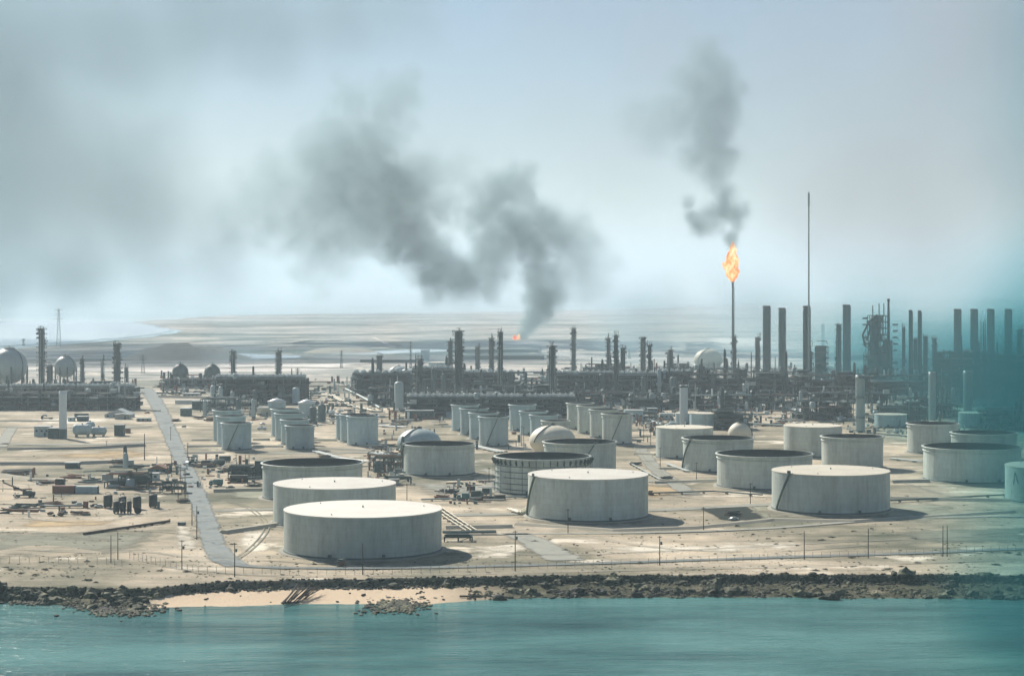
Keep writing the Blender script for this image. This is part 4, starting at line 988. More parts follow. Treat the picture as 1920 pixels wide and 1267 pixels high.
U = [
 (-40, 252, 738, 769, 24, 'long dark pipe rack at the left edge behind the white chimney', 4, 0, 1.6, True),
 (-30, 250, 728, 748, 30, 'cooler topped rack behind the long dark left rack', 2, 30, 1.2, True),
 (60, 215, 722, 738, 22, 'low rack at the foot of the left towers', 2, 0, 1.2, False),
 (300, 420, 712, 728, 26, 'low dark unit under the small sphere tanks', 2, 0, 1.2, True),
 (404, 572, 711, 757, 30, 'cooler block under the two equal towers', 4, 22, 1.1, True),
 (376, 470, 748, 772, 20, 'low cluttered unit behind the left tank row', 2, 0, 1.0, False),
 (660, 770, 702, 742, 30, 'bushy dark unit left of the big light vessel', 4, 8, 1.3, True),
 (690, 760, 728, 762, 26, 'cluttered unit before the big light vessel', 3, 0, 1.2, True),
 (762, 1078, 748, 783, 22, 'long rack with a row of white fan cowls across the middle', 4, 28, 1.5, True),
 (770, 1000, 733, 758, 26, 'pipe rack just behind the white fan row', 3, 0, 1.2, True),
 (772, 850, 694, 738, 36, 'dark unit round the spiky pale legged tower', 5, 8, 1.2, True),
 (850, 965, 702, 738, 32, 'dark unit round the tallest middle towers', 4, 9, 1.3, True),
 (965, 1030, 716, 744, 30, 'low unit right of the slim black tower', 3, 0, 1.2, True),
 (900, 1030, 722, 752, 18, 'pipe bridge unit before the middle towers', 3, 0, 1.2, True),
 (1044, 1150, 703, 742, 34, 'dark unit with white fans under the lone clean tower', 4, 10, 1.3, True),
 (1150, 1240, 704, 742, 34, 'dark unit with white fans under the three close towers', 4, 8, 1.3, True),
 (1232, 1300, 700, 740, 34, 'dark unit left of the flare under the squat reactor', 4, 6, 1.3, True),
 (1296, 1400, 694, 742, 36, 'dense dark unit at the foot of the flare', 5, 0, 1.5, True),
 (1180, 1300, 740, 768, 26, 'low dense unit behind the white chimney', 3, 0, 1.4, True),
 (1070, 1190, 738, 760, 28, 'low dense unit behind the tall tank row', 3, 0, 1.4, True),
 (1300, 1420, 742, 770, 26, 'low dense unit right of the white chimney', 3, 0, 1.4, True),
 (1396, 1510, 700, 744, 34, 'dense dark unit round the first plain stacks', 4, 0, 1.5, True),
 (1500, 1640, 706, 746, 34, 'dense dark unit round the fourth plain stack', 4, 0, 1.5, True),
 (1340, 1410, 770, 806, 22, 'dark block structure behind the pale round sphere', 4, 0, 1.4, True),
 (1494, 1600, 754, 788, 24, 'dark pillared block behind the cream roofed tank', 3, 0, 1.3, True),
 (1520, 1672, 738, 756, 16, 'low rack with a pale top pipe in the right part', 2, 0, 1.4, True),
 (1640, 1780, 706, 750, 36, 'dim unit round the thin pale stacks', 4, 0, 1.4, True),
 (1640, 1740, 764, 796, 26, 'dim pillared block right of the ringed chimney', 3, 0, 1.3, True),
 (1690, 1800, 748, 782, 26, 'dim low unit around the hazy chimney', 3, 0, 1.3, True),
 (1770, 1860, 662, 745, 40, 'big veiled block under the fading stacks', 7, 0, 1.2, True),
 (1850, 1990, 668, 745, 40, 'big veiled block at the right edge', 7, 0, 1.2, True),
 (1850, 1990, 770, 806, 26, 'low veiled unit above the dark right tanks', 3, 0, 1.2, True),
 (1424, 1500, 742, 770, 26, 'low pipe jumble in front of the first plain stacks', 2, 0, 1.2, False),
 (1246, 1300, 684, 704, 30, 'small unit behind the squat reactor', 3, 0, 1.3, True),
 (1095, 1165, 684, 704, 30, 'bushy unit behind the leftmost of the three close towers', 3, 0, 1.3, True)]
for x0, x1, tp, bs, dp, lb, lv, fn, dn, sl_ in U: unit(x0, x1, tp, bs, dp, lb, lv, fn, dens=dn, solid=sl_)

# dark block between third and fourth stack
unit(1533, 1554, 640, 712, 18, 'square dark tower block between the third and fourth plain stacks', 7, 0, dens=.8, solid=True, group='tall steel blocks')
unit(1515, 1526, 640, 712, 12, 'narrow dark block hugging the third plain stack', 7, 0, dens=.8, solid=True, group='tall steel blocks')

# catalytic cracker: tall lattice structure
Y = YY(735); X = PX(1650, Y)
t = thing('reactor_structure', 'tall jagged lattice reactor structure left of the vent mast', 'process structure', (X, Y, 0), 0)
hh = ZZ(592, Y); q = Y/FPX
rr = random.Random(5); b = MB(); lv = 12
for k in range(lv+1):
    z = hh*k/lv; wd = (44 if k < 6 else 36 if k < 9 else 30)*q/2
    for sy in (0, 12, 24): b.box((0, sy, z), (wd*2, .5, .7))
    for sx in (-1, -.33, .33, 1): b.box((sx*wd, 12, z), (.5, 24, .5))
    if k < lv:
        for sx in (-1, -.33, .33, 1):
            for sy in (0, 12, 24): b.box((sx*wd, sy, z+hh/lv/2), (.7, .7, hh/lv))
        for i in range(3): 
            a = rr.choice([-1, -.33, .33]); b.cyl((a*wd, 0, z), ((a+.66)*wd, 0, z+hh/lv), .22, 4)
b.build('lattice', M['steel'], t)
for k in range(1, lv):
    wd = (44 if k < 6 else 36 if k < 9 else 30)*q/2; MB().box((rr.uniform(-2, 2), 12, hh*k/lv+.5), (wd*1.9, 23, .15)).box((rr.uniform(-3, 3), 20, hh*(k+.45)/lv), (wd*rr.uniform(1.1, 1.8), 5, hh/lv*.75)).build('deck', M['steel'], t)
MB().lathe([(6, 0), (7.5, 12), (7.5, hh*.48), (4.5, hh*.56), (4.5, hh*.8), (5.6, hh*.83), (5.6, hh*.95), (2, hh)], 20, (-3, 10, 0)).build('reactor_shell', M['stack'], t)
MB().lathe([(5, 0), (5, hh*.6), (3, hh*.68), (.1, hh*.7)], 20, (8.5, 9, 0)).build('regenerator_shell', M['stack'], t)
for i in range(9):
    z = hh*rr.uniform(.25, .95); x_ = rr.uniform(-1, 1)*13
    MB().path([(x_, -1.5, z), (x_+rr.uniform(-6, 6), -2.5, z-6), (x_, -1.5, z-18)], rr.uniform(.5, 1.1), 6).build('pipe', M['steel2'], t)
for i in range(lv):
    for sx in (-1, 1):
        if rr.random() < .8: MB().box((sx*(12+rr.uniform(0, 3)), -1, hh*(i+.5)/lv), (rr.uniform(3, 7), 3, .5)).box((sx*(14), -2.2, hh*(i+.5)/lv+1), (rr.uniform(3, 6), .15, 1.1)).build('platform', M['steel'], t)
for x_, z0 in ((-5, .0), (1, 0), (5.5, 0)): MB().cyl((x_, 10, hh-1), (x_, 10, hh+rr.uniform(5, 12)), .5, 6).build('vent_pipe', M['steel'], t)
MB().path([(-13, 6, hh*.6), (-16, 2, hh*.75), (-10, 0, hh*.93), (-2, 4, hh*1.01)], 1.0, 8).build('transfer_pipe', M['steel'], t)

# pipe bridge frame right of slim black tower
Y = YY(742)
t = thing('pipe_bridge', 'open pipe bridge frame right of the slim black tower', 'pipe bridge', (PX(970, Y), Y, 0), 0)
hb = ZZ(697, Y); a = 16*Y/FPX
MB().box((-a, 0, hb/2), (1.2, 1.2, hb)).box((a, 0, hb/2), (2.6, 1.4, hb)).build('leg', M['steel2'], t)
MB().box((0, 0, hb-.8), (2*a+1.4, 1.5, 1.8)).build('beam', M['steel2'], t)
MB().cyl((a, 0, hb*.7), (a+9, 0, 2), .3, 5).cyl((-a+3, 0, 2), (a-4, 0, hb*.6), .3, 5).build('brace', M['steel2'], t)
# far boxy building and long sheds beyond the middle towers
def block(x0, x1, top, base, depth, label, mat='roofsheet', cat='building', wins=0, door=False, gable=0, roofmat='roofsheet', rz=0):
    Y = YY(base); L = (x1-x0)*Y/FPX; h = ZZ(top, Y)
    t = thing('building', label, cat, (PX((x0+x1)/2, Y), Y, 0), rz)
    MB().box((0, depth/2, h/2), (L, depth, h)).build('wall', M[mat], t)
    if gable:
        g_ = gable*Y/FPX; e = .5
        pts = [(-L/2-e, -e, h-.05), (L/2+e, -e, h-.05), (L/2+e, depth+e, h-.05), (-L/2-e, depth+e, h-.05), (-L/2*.0, -e, h+g_), (0, depth+e, h+g_)]
        MB().add(pts, [(0, 1, 4), (1, 2, 5, 4), (2, 3, 5), (3, 0, 4, 5), (3, 2, 1, 0)]).build('roof', M[roofmat], t)
    else: MB().box((0, depth/2, h+.15), (L+.8, depth+.8, .3)).build('roof', M[roofmat], t)
    wm = MB().box((0, 0, 0), (1.4, .16, 1.2)).mesh('window', M['glass'])
    for i in range(wins): place(wm, 'window', t, (-L/2+L*(i+.5)/wins, -.05, h*.58))
    if door: MB().box((L*.22, -.06, min(1.3, h*.4)), (max(1.2, L*.12), .14, min(2.6, h*.8))).build('door', M['steel2'], t)
    return t
block(789, 804, 657, 676, 30, 'blue grey box building on the far flat behind the middle towers', 'shell_b')
block(850, 1010, 655, 661, 60, 'long low dark shed on the far flat', 'steel', roofmat='steel2')
block(860, 1020, 667, 674, 50, 'second long low dark shed nearer the plant', 'steel', roofmat='steel2')
block(675, 780, 674, 680, 30, 'low dark shed behind the plain dark tower', 'steel2')
block(196, 245, 777, 783, 16, 'gabled warehouse below the left pipe rack', 'shell_b', gable=10, door=True, wins=4)
block(215, 242, 777, 786, 8, 'small grey hut in front of the gabled warehouse', 'conc', gable=2, door=True)
block(256, 281, 785, 790, 6, 'long low green roofed hut by the road', 'conc', wins=3, roofmat='teal')
block(144, 163, 781, 790, 7, 'dark shed behind the rounded pale tanks', 'steel', door=True)
block(127, 138, 783, 790, 6, 'small pale shed right of the white chimney', 'shell_b', wins=1)
block(64, 92, 800, 818, 10, 'pale flat roofed building left of the white chimney foot', 'shell_b', wins=3, door=True)
block(90, 108, 803, 822, 8, 'dark open shed at the white chimney foot', 'steel', door=True)
block(214, 231, 797, 817, 7, 'dark cabinet building right of the rounded pale tanks', 'steel', wins=1, door=True)
block(235, 243, 803, 812, 4, 'small brown hut right of the dark cabinet building', 'rust')
block(277, 313, 879, 887, 8, 'gabled teal house left of the road', 'teal', gable=8, wins=3, door=True, roofmat='rust')
block(276, 296, 888, 900, 6, 'pale annex of the gabled teal house', 'shell_b', wins=2)
block(338, 356, 766, 780, 10, 'grey hut right of the road', 'steel2', wins=2, door=True)
block(343, 372, 738, 746, 12, 'flat pale hut with a dark window band beyond the grey hut', 'roofsheet', wins=4)
block(328, 360, 751, 757, 10, 'white flat slab roof hut beside the road head', 'white')
block(360, 392, 752, 768, 12, 'olive building left of the left tank row', 'steel2', wins=4, door=True)
block(404, 424, 752, 762, 9, 'pale hut behind the left tank row', 'cream', wins=2)
block(452, 478, 752, 766, 9, 'cream box right behind the left tank row', 'cream', wins=3)
block(482, 508, 765, 779, 9, 'cream topped wall hut between the rows', 'cream', door=True)
block(1172, 1206, 770, 792, 14, 'flat roofed grey building right of the tall tank row', 'shell_b', wins=5, door=True)
block(1238, 1262, 776, 788, 10, 'low pale building left of the small cream tanks', 'shell_b', wins=3)
block(1215, 1232, 766, 774, 8, 'dark hut behind the pipe elbows', 'steel', door=True)
block(760, 812, 770, 786, 10, 'grey box building at the foot of the fan rack', 'steel2', wins=6, door=True)
block(122, 146, 868, 878, 6, 'small olive box by the bund', 'steel2', door=True)

# rounded pale tanks beside the white chimney: a horizontal bullet and a cluster
def bullet(x0, x1, top, base, label, mat='shell_b', rz=0):
    Y = YY(base); L = (x1-x0)*Y/FPX; h = ZZ(top, Y); r = h*.42
    t = thing('bullet_tank', label, 'bullet tank', (PX((x0+x1)/2, Y), Y, 0), rz, 'horizontal bullet tanks')
    z = h-r; b = MB(); b.cyl((-L/2+r*.6, 0, z), (L/2-r*.6, 0, z), r, 20, cap=False)
    for s_ in (-1, 1):
        b.cyl((s_*(L/2-r*.6), 0, z), (s_*(L/2-r*.25), 0, z), r, 20, r*.85, cap=False).cyl((s_*(L/2-r*.25), 0, z), (s_*L/2, 0, z), r*.85, 20, r*.3)
    b.build('shell', M[mat], t)
    sm = MB().box((0, 0, z*.5), (.8, r*1.5, z)).mesh('saddle', M['conc'])
    for s_ in (-.3, .3): place(sm, 'saddle', t, (L*s_, 0, 0))
    MB().cyl((0, 0, z+r-.1), (0, 0, z+r+.8), .4, 8).build('hatch', M['steel2'], t)
bullet(136, 172, 795, 819, 'large pale bullet tank right of the white chimney')
bullet(160, 178, 790, 808, 'round headed pale bullet tank behind the large one')
bullet(170, 200, 800, 818, 'smaller blue grey bullet tank right of the large one')
for i, (a, c, tp, bs, lb) in enumerate([(482, 500, 800, 806, 'tiny white capsule tank between the rows'), (1150, 1168, 806, 812, 'little bullet tank right of the tall row'), (616, 628, 768, 776, 'pale capsule behind the third row')]): bullet(a, c, tp, bs, lb, 'galv')

# ------------------------------------------------------------------ pipelines on the ground
pipe_run([(1062, 1010), (1062.1, 1010)], .1, 'steel2', 'x') if False else None
PR = [
 ([(812, 950), (848, 975), (884, 998)], .24, 'cream', 'pale parallel pipes running down past the nearest tank', 3, 2.2),
 ([(790, 940), (985, 934)], .35, 'pale', 'pipe along the track left of the middle white tank', 2, 1.6),
 ([(830, 1002), (930, 1001)], .45, 'steel2', 'short pipe rack right of the nearest tank', 3, 1.6),
 ([(1180, 870), (1238, 902)], .3, 'pale', 'diagonal pipe behind the middle white tank', 1, 1),
 ([(1250, 872), (1290, 886)], .3, 'pale', 'thin pipe left of the stair tank', 2, 1.2),
 ([(1000, 950), (975, 965), (955, 958)], .5, 'cream', 'curved cream pipe left of the middle white tank', 2, 1.6),
 ([(1215, 928), (1340, 924), (1430, 931)], .3, 'steel2', 'low pipe right of the middle white tank', 2, 1.2),
 ([(648, 732), (680, 748), (712, 768)], 1.0, 'pale', 'long pale inclined pipe left of the big light vessel', 1, 1),
 ([(620, 742), (660, 764), (700, 772)], .6, 'cream', 'pale pipe zigzag above the third tank row', 2, 2.5),
 ([(1208, 786), (1228, 796), (1240, 800)], 1.0, 'pale', 'thick pale elbow pipe left of the small cream tanks', 1, 1),
 ([(1245, 806), (1256, 800), (1270, 800)], 1.3, 'pale', 'curved thick pale pipe beside the cream roofed tank', 1, 1),
 ([(60, 950), (100, 952), (160, 951)], .35, 'steel2', 'loose pipes lying in the left yard', 3, 1.2),
 ([(14, 962), (72, 963)], .7, 'rust', 'rusty pipe lying at the left edge', 1, 1),
 ([(710, 800), (760, 803)], .4, 'pale', 'short white pipes right of the third tank row', 3, 2),
 ([(590, 848), (640, 862), (690, 868)], .35, 'pale', 'pale pipes below the dark topped row', 3, 1.6),
 ([(700, 850), (756, 862)], .35, 'pale', 'pale pipes left of the open topped tank', 4, 2),
 ([(890, 838), (940, 850)], .35, 'pale', 'pale pipes behind the scaffolded tank', 3, 2),
 ([(1380, 795), (1470, 800)], .5, 'steel2', 'pipe bundle behind the open topped tanks', 4, 2),
 ([(1420, 760), (1500, 772), (1520, 776)], .8, 'pale', 'pale sloping pipes left of the cream roofed tank', 3, 4),
 ([(1670, 862), (1730, 868)], .4, 'pale', 'pale pipe between the right tanks', 2, 1.5),
 ([(1670, 942), (1900, 930)], .3, 'steel2', 'thin pipe right of the front right tank', 2, 1),
 ([(300, 772), (262, 770), (200, 768)], .5, 'steel2', 'low pipe crossing the road head', 2, 1.5)]
for pts, r_, mt, lb, n_, gp in PR: pipe_run(pts, r_, mt, lb, n=n_, gap=gp, group='pipelines on the ground', z=max(1.0, r_+.6))
# slanting pole-like pipe in the left foreground, propped up
a_ = Vector((*W(157, 1003), .6)); c_ = Vector((*W(318, 979), .6))
t = thing('long_pipe', 'long dark pipe slanting across the left foreground sand', 'pipe', a_)
MB().cyl((0, 0, 0), c_-a_, .55, 8).build('pipe', M['wood'], t)
for k in range(7): MB().box((c_-a_)*(k+.5)/7+Vector((0, 0, -.35)), (1.2, 1.2, .7)).build('sleeper', M['wood'], t)

# ================================================================== POLES, FENCE
def pole(px, top, base, label, arms=1, tr=False, rz=0, thick=1.0, group='wooden utility poles'):
    Y = YY(base); h = ZZ(top, Y); X = PX(px, Y); w = .2*thick
    t = thing('utility_pole', label, 'utility pole', (X, Y, 0), rz, group)
    MB().cyl((0, 0, -.3), (0, 0, h), w, 8, w*.65).build('post', M['wood'], t)
    for k in range(arms):
        b = MB().box((0, -w-.06, h-.5-k*1.0), (1.7, .14, .16)).build('cross_arm', M['wood'], t)
        for s_ in (-.7, -.3, .3, .7): place(kit('ins', lambda: MB().cyl((0, 0, 0), (0, 0, .3), .08, 6).mesh('insulator', M['pale'])), 'insulator', b, (s_, -w-.06, h-.42-k*1.0))
    if tr: MB().cyl((w+.35, 0, h-3.2), (w+.35, 0, h-2.1), .35, 8).build('transformer', M['steel2'], t)
    return (X, Y, h)
PL = [(208, 1003, 1055, 'left one of the twin poles by the left fence', 0, False), (221, 997, 1049, 'right one of the twin poles by the left fence', 0, False),
 (341, 1012, 1067, 'pole standing left of the road bend', 1, True), (440, 1017, 1081, 'pole with cross arm right of the road bend', 1, True),
 (680, 1018, 1077, 'pole in front of the nearest tank', 0, False), (966, 994, 1070, 'tallest pole, right of the nearest tank shadow', 1, True),
 (1065, 953, 1000, 'pole in front of the middle white tank', 1, False), (1237, 1004, 1059, 'pole on the white sand between the front tanks', 1, True),
 (1319, 950, 992, 'pole beside the oily pit', 1, False), (1407, 905, 944, 'pole between the two front right tanks', 1, False),
 (1508, 995, 1048, 'pole in front of the front right tank', 0, False), (1306, 866, 900, 'pole in front of the stair tank', 1, False),
 (1238, 838, 876, 'pole behind the middle white tank', 1, False), (369, 948, 1011, 'pole beside the road opposite the twin poles', 0, True),
 (360, 944, 984, 'shorter pole next to the road pole', 0, False), (271, 813, 862, 'thick post left of the road by the ochre sand', 0, False),
 (338, 870, 905, 'pole at the road with two arms left side', 2, False), (347, 878, 935, 'second two armed pole at the road', 2, True), (322, 852, 893, 'pole behind the two armed road poles', 2, False), (334, 905, 938, 'short braced pole at the road', 1, False),
 (978, 798, 836, 'left pole between the two right tank rows', 1, False), (982, 800, 838, 'right pole between the two right tank rows', 1, False),
 (1207, 790, 827, 'pole right of the tall tank row', 1, False), (1220, 802, 838, 'second pole right of the tall tank row', 1, False),
 (200, 826, 838, 'tiny pole on the upper cross track', 1, False), (762, 822, 846, 'tiny pole beside the white dome', 1, False),
 (917, 876, 905, 'pole left of the scaffolded tank', 1, False), (763, 905, 938, 'pole right of the second white tank', 0, False),
 (1768, 985, 1043, 'left faint pole in the right foreground', 0, False), (1776, 985, 1043, 'right faint pole in the right foreground', 0, False),
 (1628, 990, 1046, 'faint pole right of the front right tank', 0, False), (115, 915, 932, 'short pole in front of the brown container', 0, False),
 (320, 800, 826, 'road side pole near the chimney track', 1, False), (352, 830, 858, 'road side pole right of the road', 1, False),
 (443, 852, 882, 'left pole among the parked machines', 1, False), (460, 852, 882, 'middle pole among the parked machines', 0, False), (467, 852, 884, 'right pole among the parked machines', 0, False)]
for px, tp, bs, lb, ar, tr in PL: pole(px, tp, bs, lb, ar, tr, R.uniform(-.4, .4), 1.7 if px == 271 else 1)

def fence(pts, label, step=3.4, hgt=2.3):
    C = [Vector(W(a, b)) for a, b in pts]; o = C[0]
    t = thing('wire_fence', label, 'wire fence', (o.x, o.y, 0), 0, 'wire fences along the shore')
    pm = kit('fpost', lambda: MB().box((0, 0, 1.15), (.13, .13, 2.5)).box((0, -.2, 2.5), (.1, .5, .1), 0, .6).mesh('fence_post', M['conc']))
    wires = []; last = None
    for a, b in zip(C, C[1:]):
        n = max(1, round((b-a).length/step))
        for k in range(n):
            p = a+(b-a)*k/n; q = place(pm, 'fence_post', t, (p.x-o.x, p.y-o.y, R.uniform(-.15, .05)), R.uniform(-.1, .1)); q.rotation_euler = (R.uniform(-.04, .04), R.uniform(-.04, .04), 0)
            wires.append(p)
    wires.append(C[-1])
    for z in (.5, 1.05, 1.6, 2.2, 2.55):
        MB().path([(p.x-o.x, p.y-o.y, z) for p in wires], .022, 3).build('wire', M['steel2'], t)
fence([(-60, 1055), (0, 1055), (110, 1056), (200, 1058), (243, 1063)], 'fence run at the far left ending near the twin poles')
fence([(243, 1046), (300, 1060), (372, 1074), (440, 1077), (560, 1077), (700, 1077), (860, 1073)], 'fence run in front of the nearest tank')
fence([(860, 1073), (960, 1068), (1060, 1064), (1250, 1058), (1440, 1050), (1640, 1043)], 'fence run right of the nearest tank along the shore road')
fence([(1640, 1043), (1700, 1041), (1780, 1038), (1920, 1032)], 'fence run fading into the teal veil at the right')

# ================================================================== YARD, VEHICLES
def wheel(r, w): return kit(f'wh{r}', lambda: MB().cyl((0, -w/2, 0), (0, w/2, 0), r, 14).mesh('tyre', M['rubber']))
def rimm(r, w): return kit(f'rm{r}', lambda: MB().cyl((0, -w/2-.02, 0), (0, w/2+.02, 0), r*.5, 10).mesh('rim', M['pale']))
def add_wheels(t, xs_, hw, r=.5):
    for x_ in xs_:
        for s_ in (-1, 1):
            w_ = place(wheel(r, .32), 'wheel', t, (x_, s_*hw, r)); place(rimm(r, .32), 'rim', w_, (0, 0, 0))
def truck(px, py, label, cab='teal', body='steel', L=8, rz=0, kind='flat', group='parked trucks and machines'):
    X, Y = W(px, py); t = thing('parked_truck', label, 'truck', (X, Y, 0), rz, group)
    MB().box((0, 0, .85), (L, 1.0, .3)).build('chassis', M['steel'], t)
    c = MB().add([(-L/2, -1.15, .8), (-L/2, 1.15, .8), (-L/2+2, 1.15, .8), (-L/2+2, -1.15, .8), (-L/2+.1, -1.15, 1.9), (-L/2+.1, 1.15, 1.9), (-L/2+.6, -1.1, 2.7), (-L/2+.6, 1.1, 2.7), (-L/2+2, -1.1, 2.7), (-L/2+2, 1.1, 2.7)],
        [(0, 3, 2, 1), (0, 1, 5, 4), (4, 5, 7, 6), (6, 7, 9, 8), (3, 8, 9, 2), (0, 4, 6, 8, 3), (1, 2, 9, 7, 5)]).build('cab', M[cab], t)
    MB().box((-L/2+.33, 0, 2.25), (.08, 1.9, .65), 0, 0, -.55).box((-L/2+1.2, -1.14, 2.2), (.9, .04, .5)).build('windscreen', M['glass'], c)
    if kind == 'flat': MB().box((1.2, 0, 1.3), (L-2.4, 2.4, .3)).box((L/2-.05, 0, 1.7), (.12, 2.4, .6)).build('cargo_bed', M[body], t)
    elif kind == 'tank': MB().cyl((-L/2+2.3, 0, 2), (L/2, 0, 2), 1.1, 14).build('cargo_tank', M[body], t)
    else: MB().box((1.2, 0, 2.3), (L-2.5, 2.4, 2.3)).build('cargo_box', M[body], t)
    add_wheels(t, (-L/2+1, L/2-2.4, L/2-1.1), 1.05, .5); return t
truck(372, 869, 'dark flatbed truck right of the road', 'steel', 'steel', 9, .2)
truck(392, 872, 'dark tank truck beside the flatbed', 'black', 'black', 9, -.3, 'tank')
truck(408, 873, 'dark box truck right of the tank truck', 'steel', 'steel2', 8, .5, 'box')
truck(418, 866, 'pale cabbed box truck behind the dark ones', 'pale', 'steel', 9, .1, 'box')
truck(358, 873, 'small dark truck nearest the road', 'steel', 'steel', 6, .9)
truck(453, 893, 'dark box truck under the poles', 'steel', 'black', 10, .1, 'box')
truck(405, 911, 'small green truck on the track', 'teal', 'teal', 7, .0, 'box')
truck(868, 938, 'small teal truck on the sand below the open topped tank', 'teal', 'teal', 6, .05, 'box')
truck(88, 786, 'dark truck left of the white chimney', 'steel', 'steel', 9, .2)
truck(260, 760, 'small truck beside the rack end', 'pale', 'steel2', 7, .4, 'box')
truck(1232, 766, 'truck behind the pale elbow pipes', 'steel', 'steel', 8, 1.2, 'box')
def car(px, py, label, col='pale', rz=0):
    X, Y = W(px, py); t = thing('parked_car', label, 'car', (X, Y, 0), rz, 'small parked cars')
    MB().box((0, 0, .65), (4.3, 1.7, .6)).add([(-1.4, -.8, .95), (1.5, -.8, .95), (1.5, .8, .95), (-1.4, .8, .95), (-.8, -.7, 1.45), (1.1, -.7, 1.45), (1.1, .7, 1.45), (-.8, .7, 1.45)], [(0, 1, 5, 4), (1, 2, 6, 5), (2, 3, 7, 6), (3, 0, 4, 7), (4, 5, 6, 7)]).build('body', M[col], t)
    MB().box((.1, -.78, 1.2), (1.8, .05, .32), 0, -.2).build('side_window', M['glass'], t); add_wheels(t, (-1.3, 1.3), .8, .33)
for px, py, lb, c, rz in ((148, 948, 'pale car in the left yard behind the black tanks', 'pale', .3), (178, 950, 'dark car left of the black tanks', 'steel', -.2), (186, 951, 'white car next to the dark one', 'galv', .1),
    (118, 963, 'dark car below the loose pipes', 'steel', .2), (84, 780, 'white car near the left truck', 'galv', 0), (492, 796, 'white car between the tank rows', 'galv', .5), (276, 775, 'red car beside the rack end', 'redox', .4),
    (1230, 796, 'white car beside the pale elbow pipes', 'galv', 1.0), (345, 801, 'grey car on the road', 'steel2', 1.3), (432, 916, 'dark car beside the green truck', 'steel', .2), (1375, 975, 'pale car inside the oily pit', 'pale', .5)): car(px, py, lb, c, rz)

# crane truck at the left edge
X, Y = W(45, 932)
t = thing('mobile_crane', 'mobile crane with its lattice boom pointing left over the yard', 'crane', (X, Y, 0), .1)
MB().box((0, 0, 1.1), (10, 2.6, .6)).box((4.2, 0, 2.0), (2, 2.5, 1.4)).build('carrier', M['black'], t)
MB().box((1.5, 0, 2.3), (4, 2.6, 1.8)).box((.2, 0, 3.4), (1.4, 1.6, .9)).build('crane_house', M['steel'], t)
MB().box((1.0, -1.34, 2.6), (1.2, .05, .8)).build('window', M['glass'], t)
b = MB(); p0 = Vector((1.0, 0, 2.6)); p1 = Vector((-9.8, 0, 7.2)); d = (p1-p0)
for oy in (-.45, .45):
    for oz in (-.4, .4): b.cyl(p0+Vector((0, oy, oz)), p1+Vector((0, oy*.4, oz*.4)), .13, 4)
for k in range(12):
    q0 = p0+d*k/12; q1 = p0+d*(k+1)/12
    for oy in (-.4, .4): b.cyl(q0+Vector((0, oy, -.35)), q1+Vector((0, oy, .35)), .08, 4)
b.build('boom', M['wood'], t)
MB().cyl(p1, (p1.x, 0, 3.6), .07, 4).box((p1.x, 0, 3.3), (.4, .3, .7)).build('hook_cable', M['steel'], t)
MB().cyl((2.5, 0, 3.2), (2.2, 0, 6), .1, 4).cyl((2.2, 0, 6), p1, .05, 4).build('mast_stay', M['steel'], t)
add_wheels(t, (-4, -2.5, 2.8, 4.2), 1.15, .55)
# containers
def container(px, py, L, h, w, mat, label, rz=0):
    X, Y = W(px, py); t = thing('shipping_container', label, 'container', (X, Y, 0), rz, 'containers and site cabins')
    MB().box((0, w/2, h/2+.15), (L, w, h)).build('body', M[mat], t)
    rb = MB().box((0, 0, h/2+.15), (.12, .1, h*.96)).mesh('rib', M[mat])
    for i in range(max(3, int(L/1.2))): place(rb, 'rib', t, (-L/2+L*(i+.5)/max(3, int(L/1.2)), -.03, 0))
    for s_ in (-1, 1): MB().box((s_*(L/2), w/2, h/2+.15), (.12, w+.1, h+.1)).build('end_frame', M['steel'], t)
container(119, 925, 10.6, 3.6, 3, 'redox', 'dark red brown container in the left yard')
container(162, 925, 10.8, 3.2, 3, 'shell_b', 'long white trailer cabin right of the brown container', -.03)
container(112, 911, 4.2, 3.4, 3, 'black', 'black cube container behind the red brown one')
container(105.5, 911, 1.2, 3.3, 3, 'rust', 'orange crate stuck to the black cube container')
container(152, 783.5, 10, 3.2, 3.5, 'steel', 'dark container behind the pale bullet tank')
container(448, 905, 9, 3.6, 3, 'black', 'black container below the parked machines', .1)
container(492, 897, 8, 9, 5, 'steel', 'tall dark box left of the open topped tank')
container(160, 952, 1.8, 2.8, 2, 'redox', 'small brown crate left of the black tanks')
container(883, 921, 4, 2.4, 2.4, 'black', 'black crate left of the scaffolded tank')
container(893, 931, 5, 2.6, 2.6, 'steel', 'dark crate heap left of the scaffolded tank')
container(912, 925, 4, 2.4, 2.4, 'steel', 'dark crate against the scaffolded tank')
container(915, 938, 6, 1.8, 2.4, 'black', 'low dark crate below the scaffolded tank')
container(938, 938, 5, 2.4, 2.2, 'black', 'upright dark crate below the scaffolded tank', .3)
container(340, 985, 3, 1.2, 2, 'steel2', 'low grey crate beside the road')
container(648, 806-1, 5, 3, 3, 'steel', 'x') if False else None
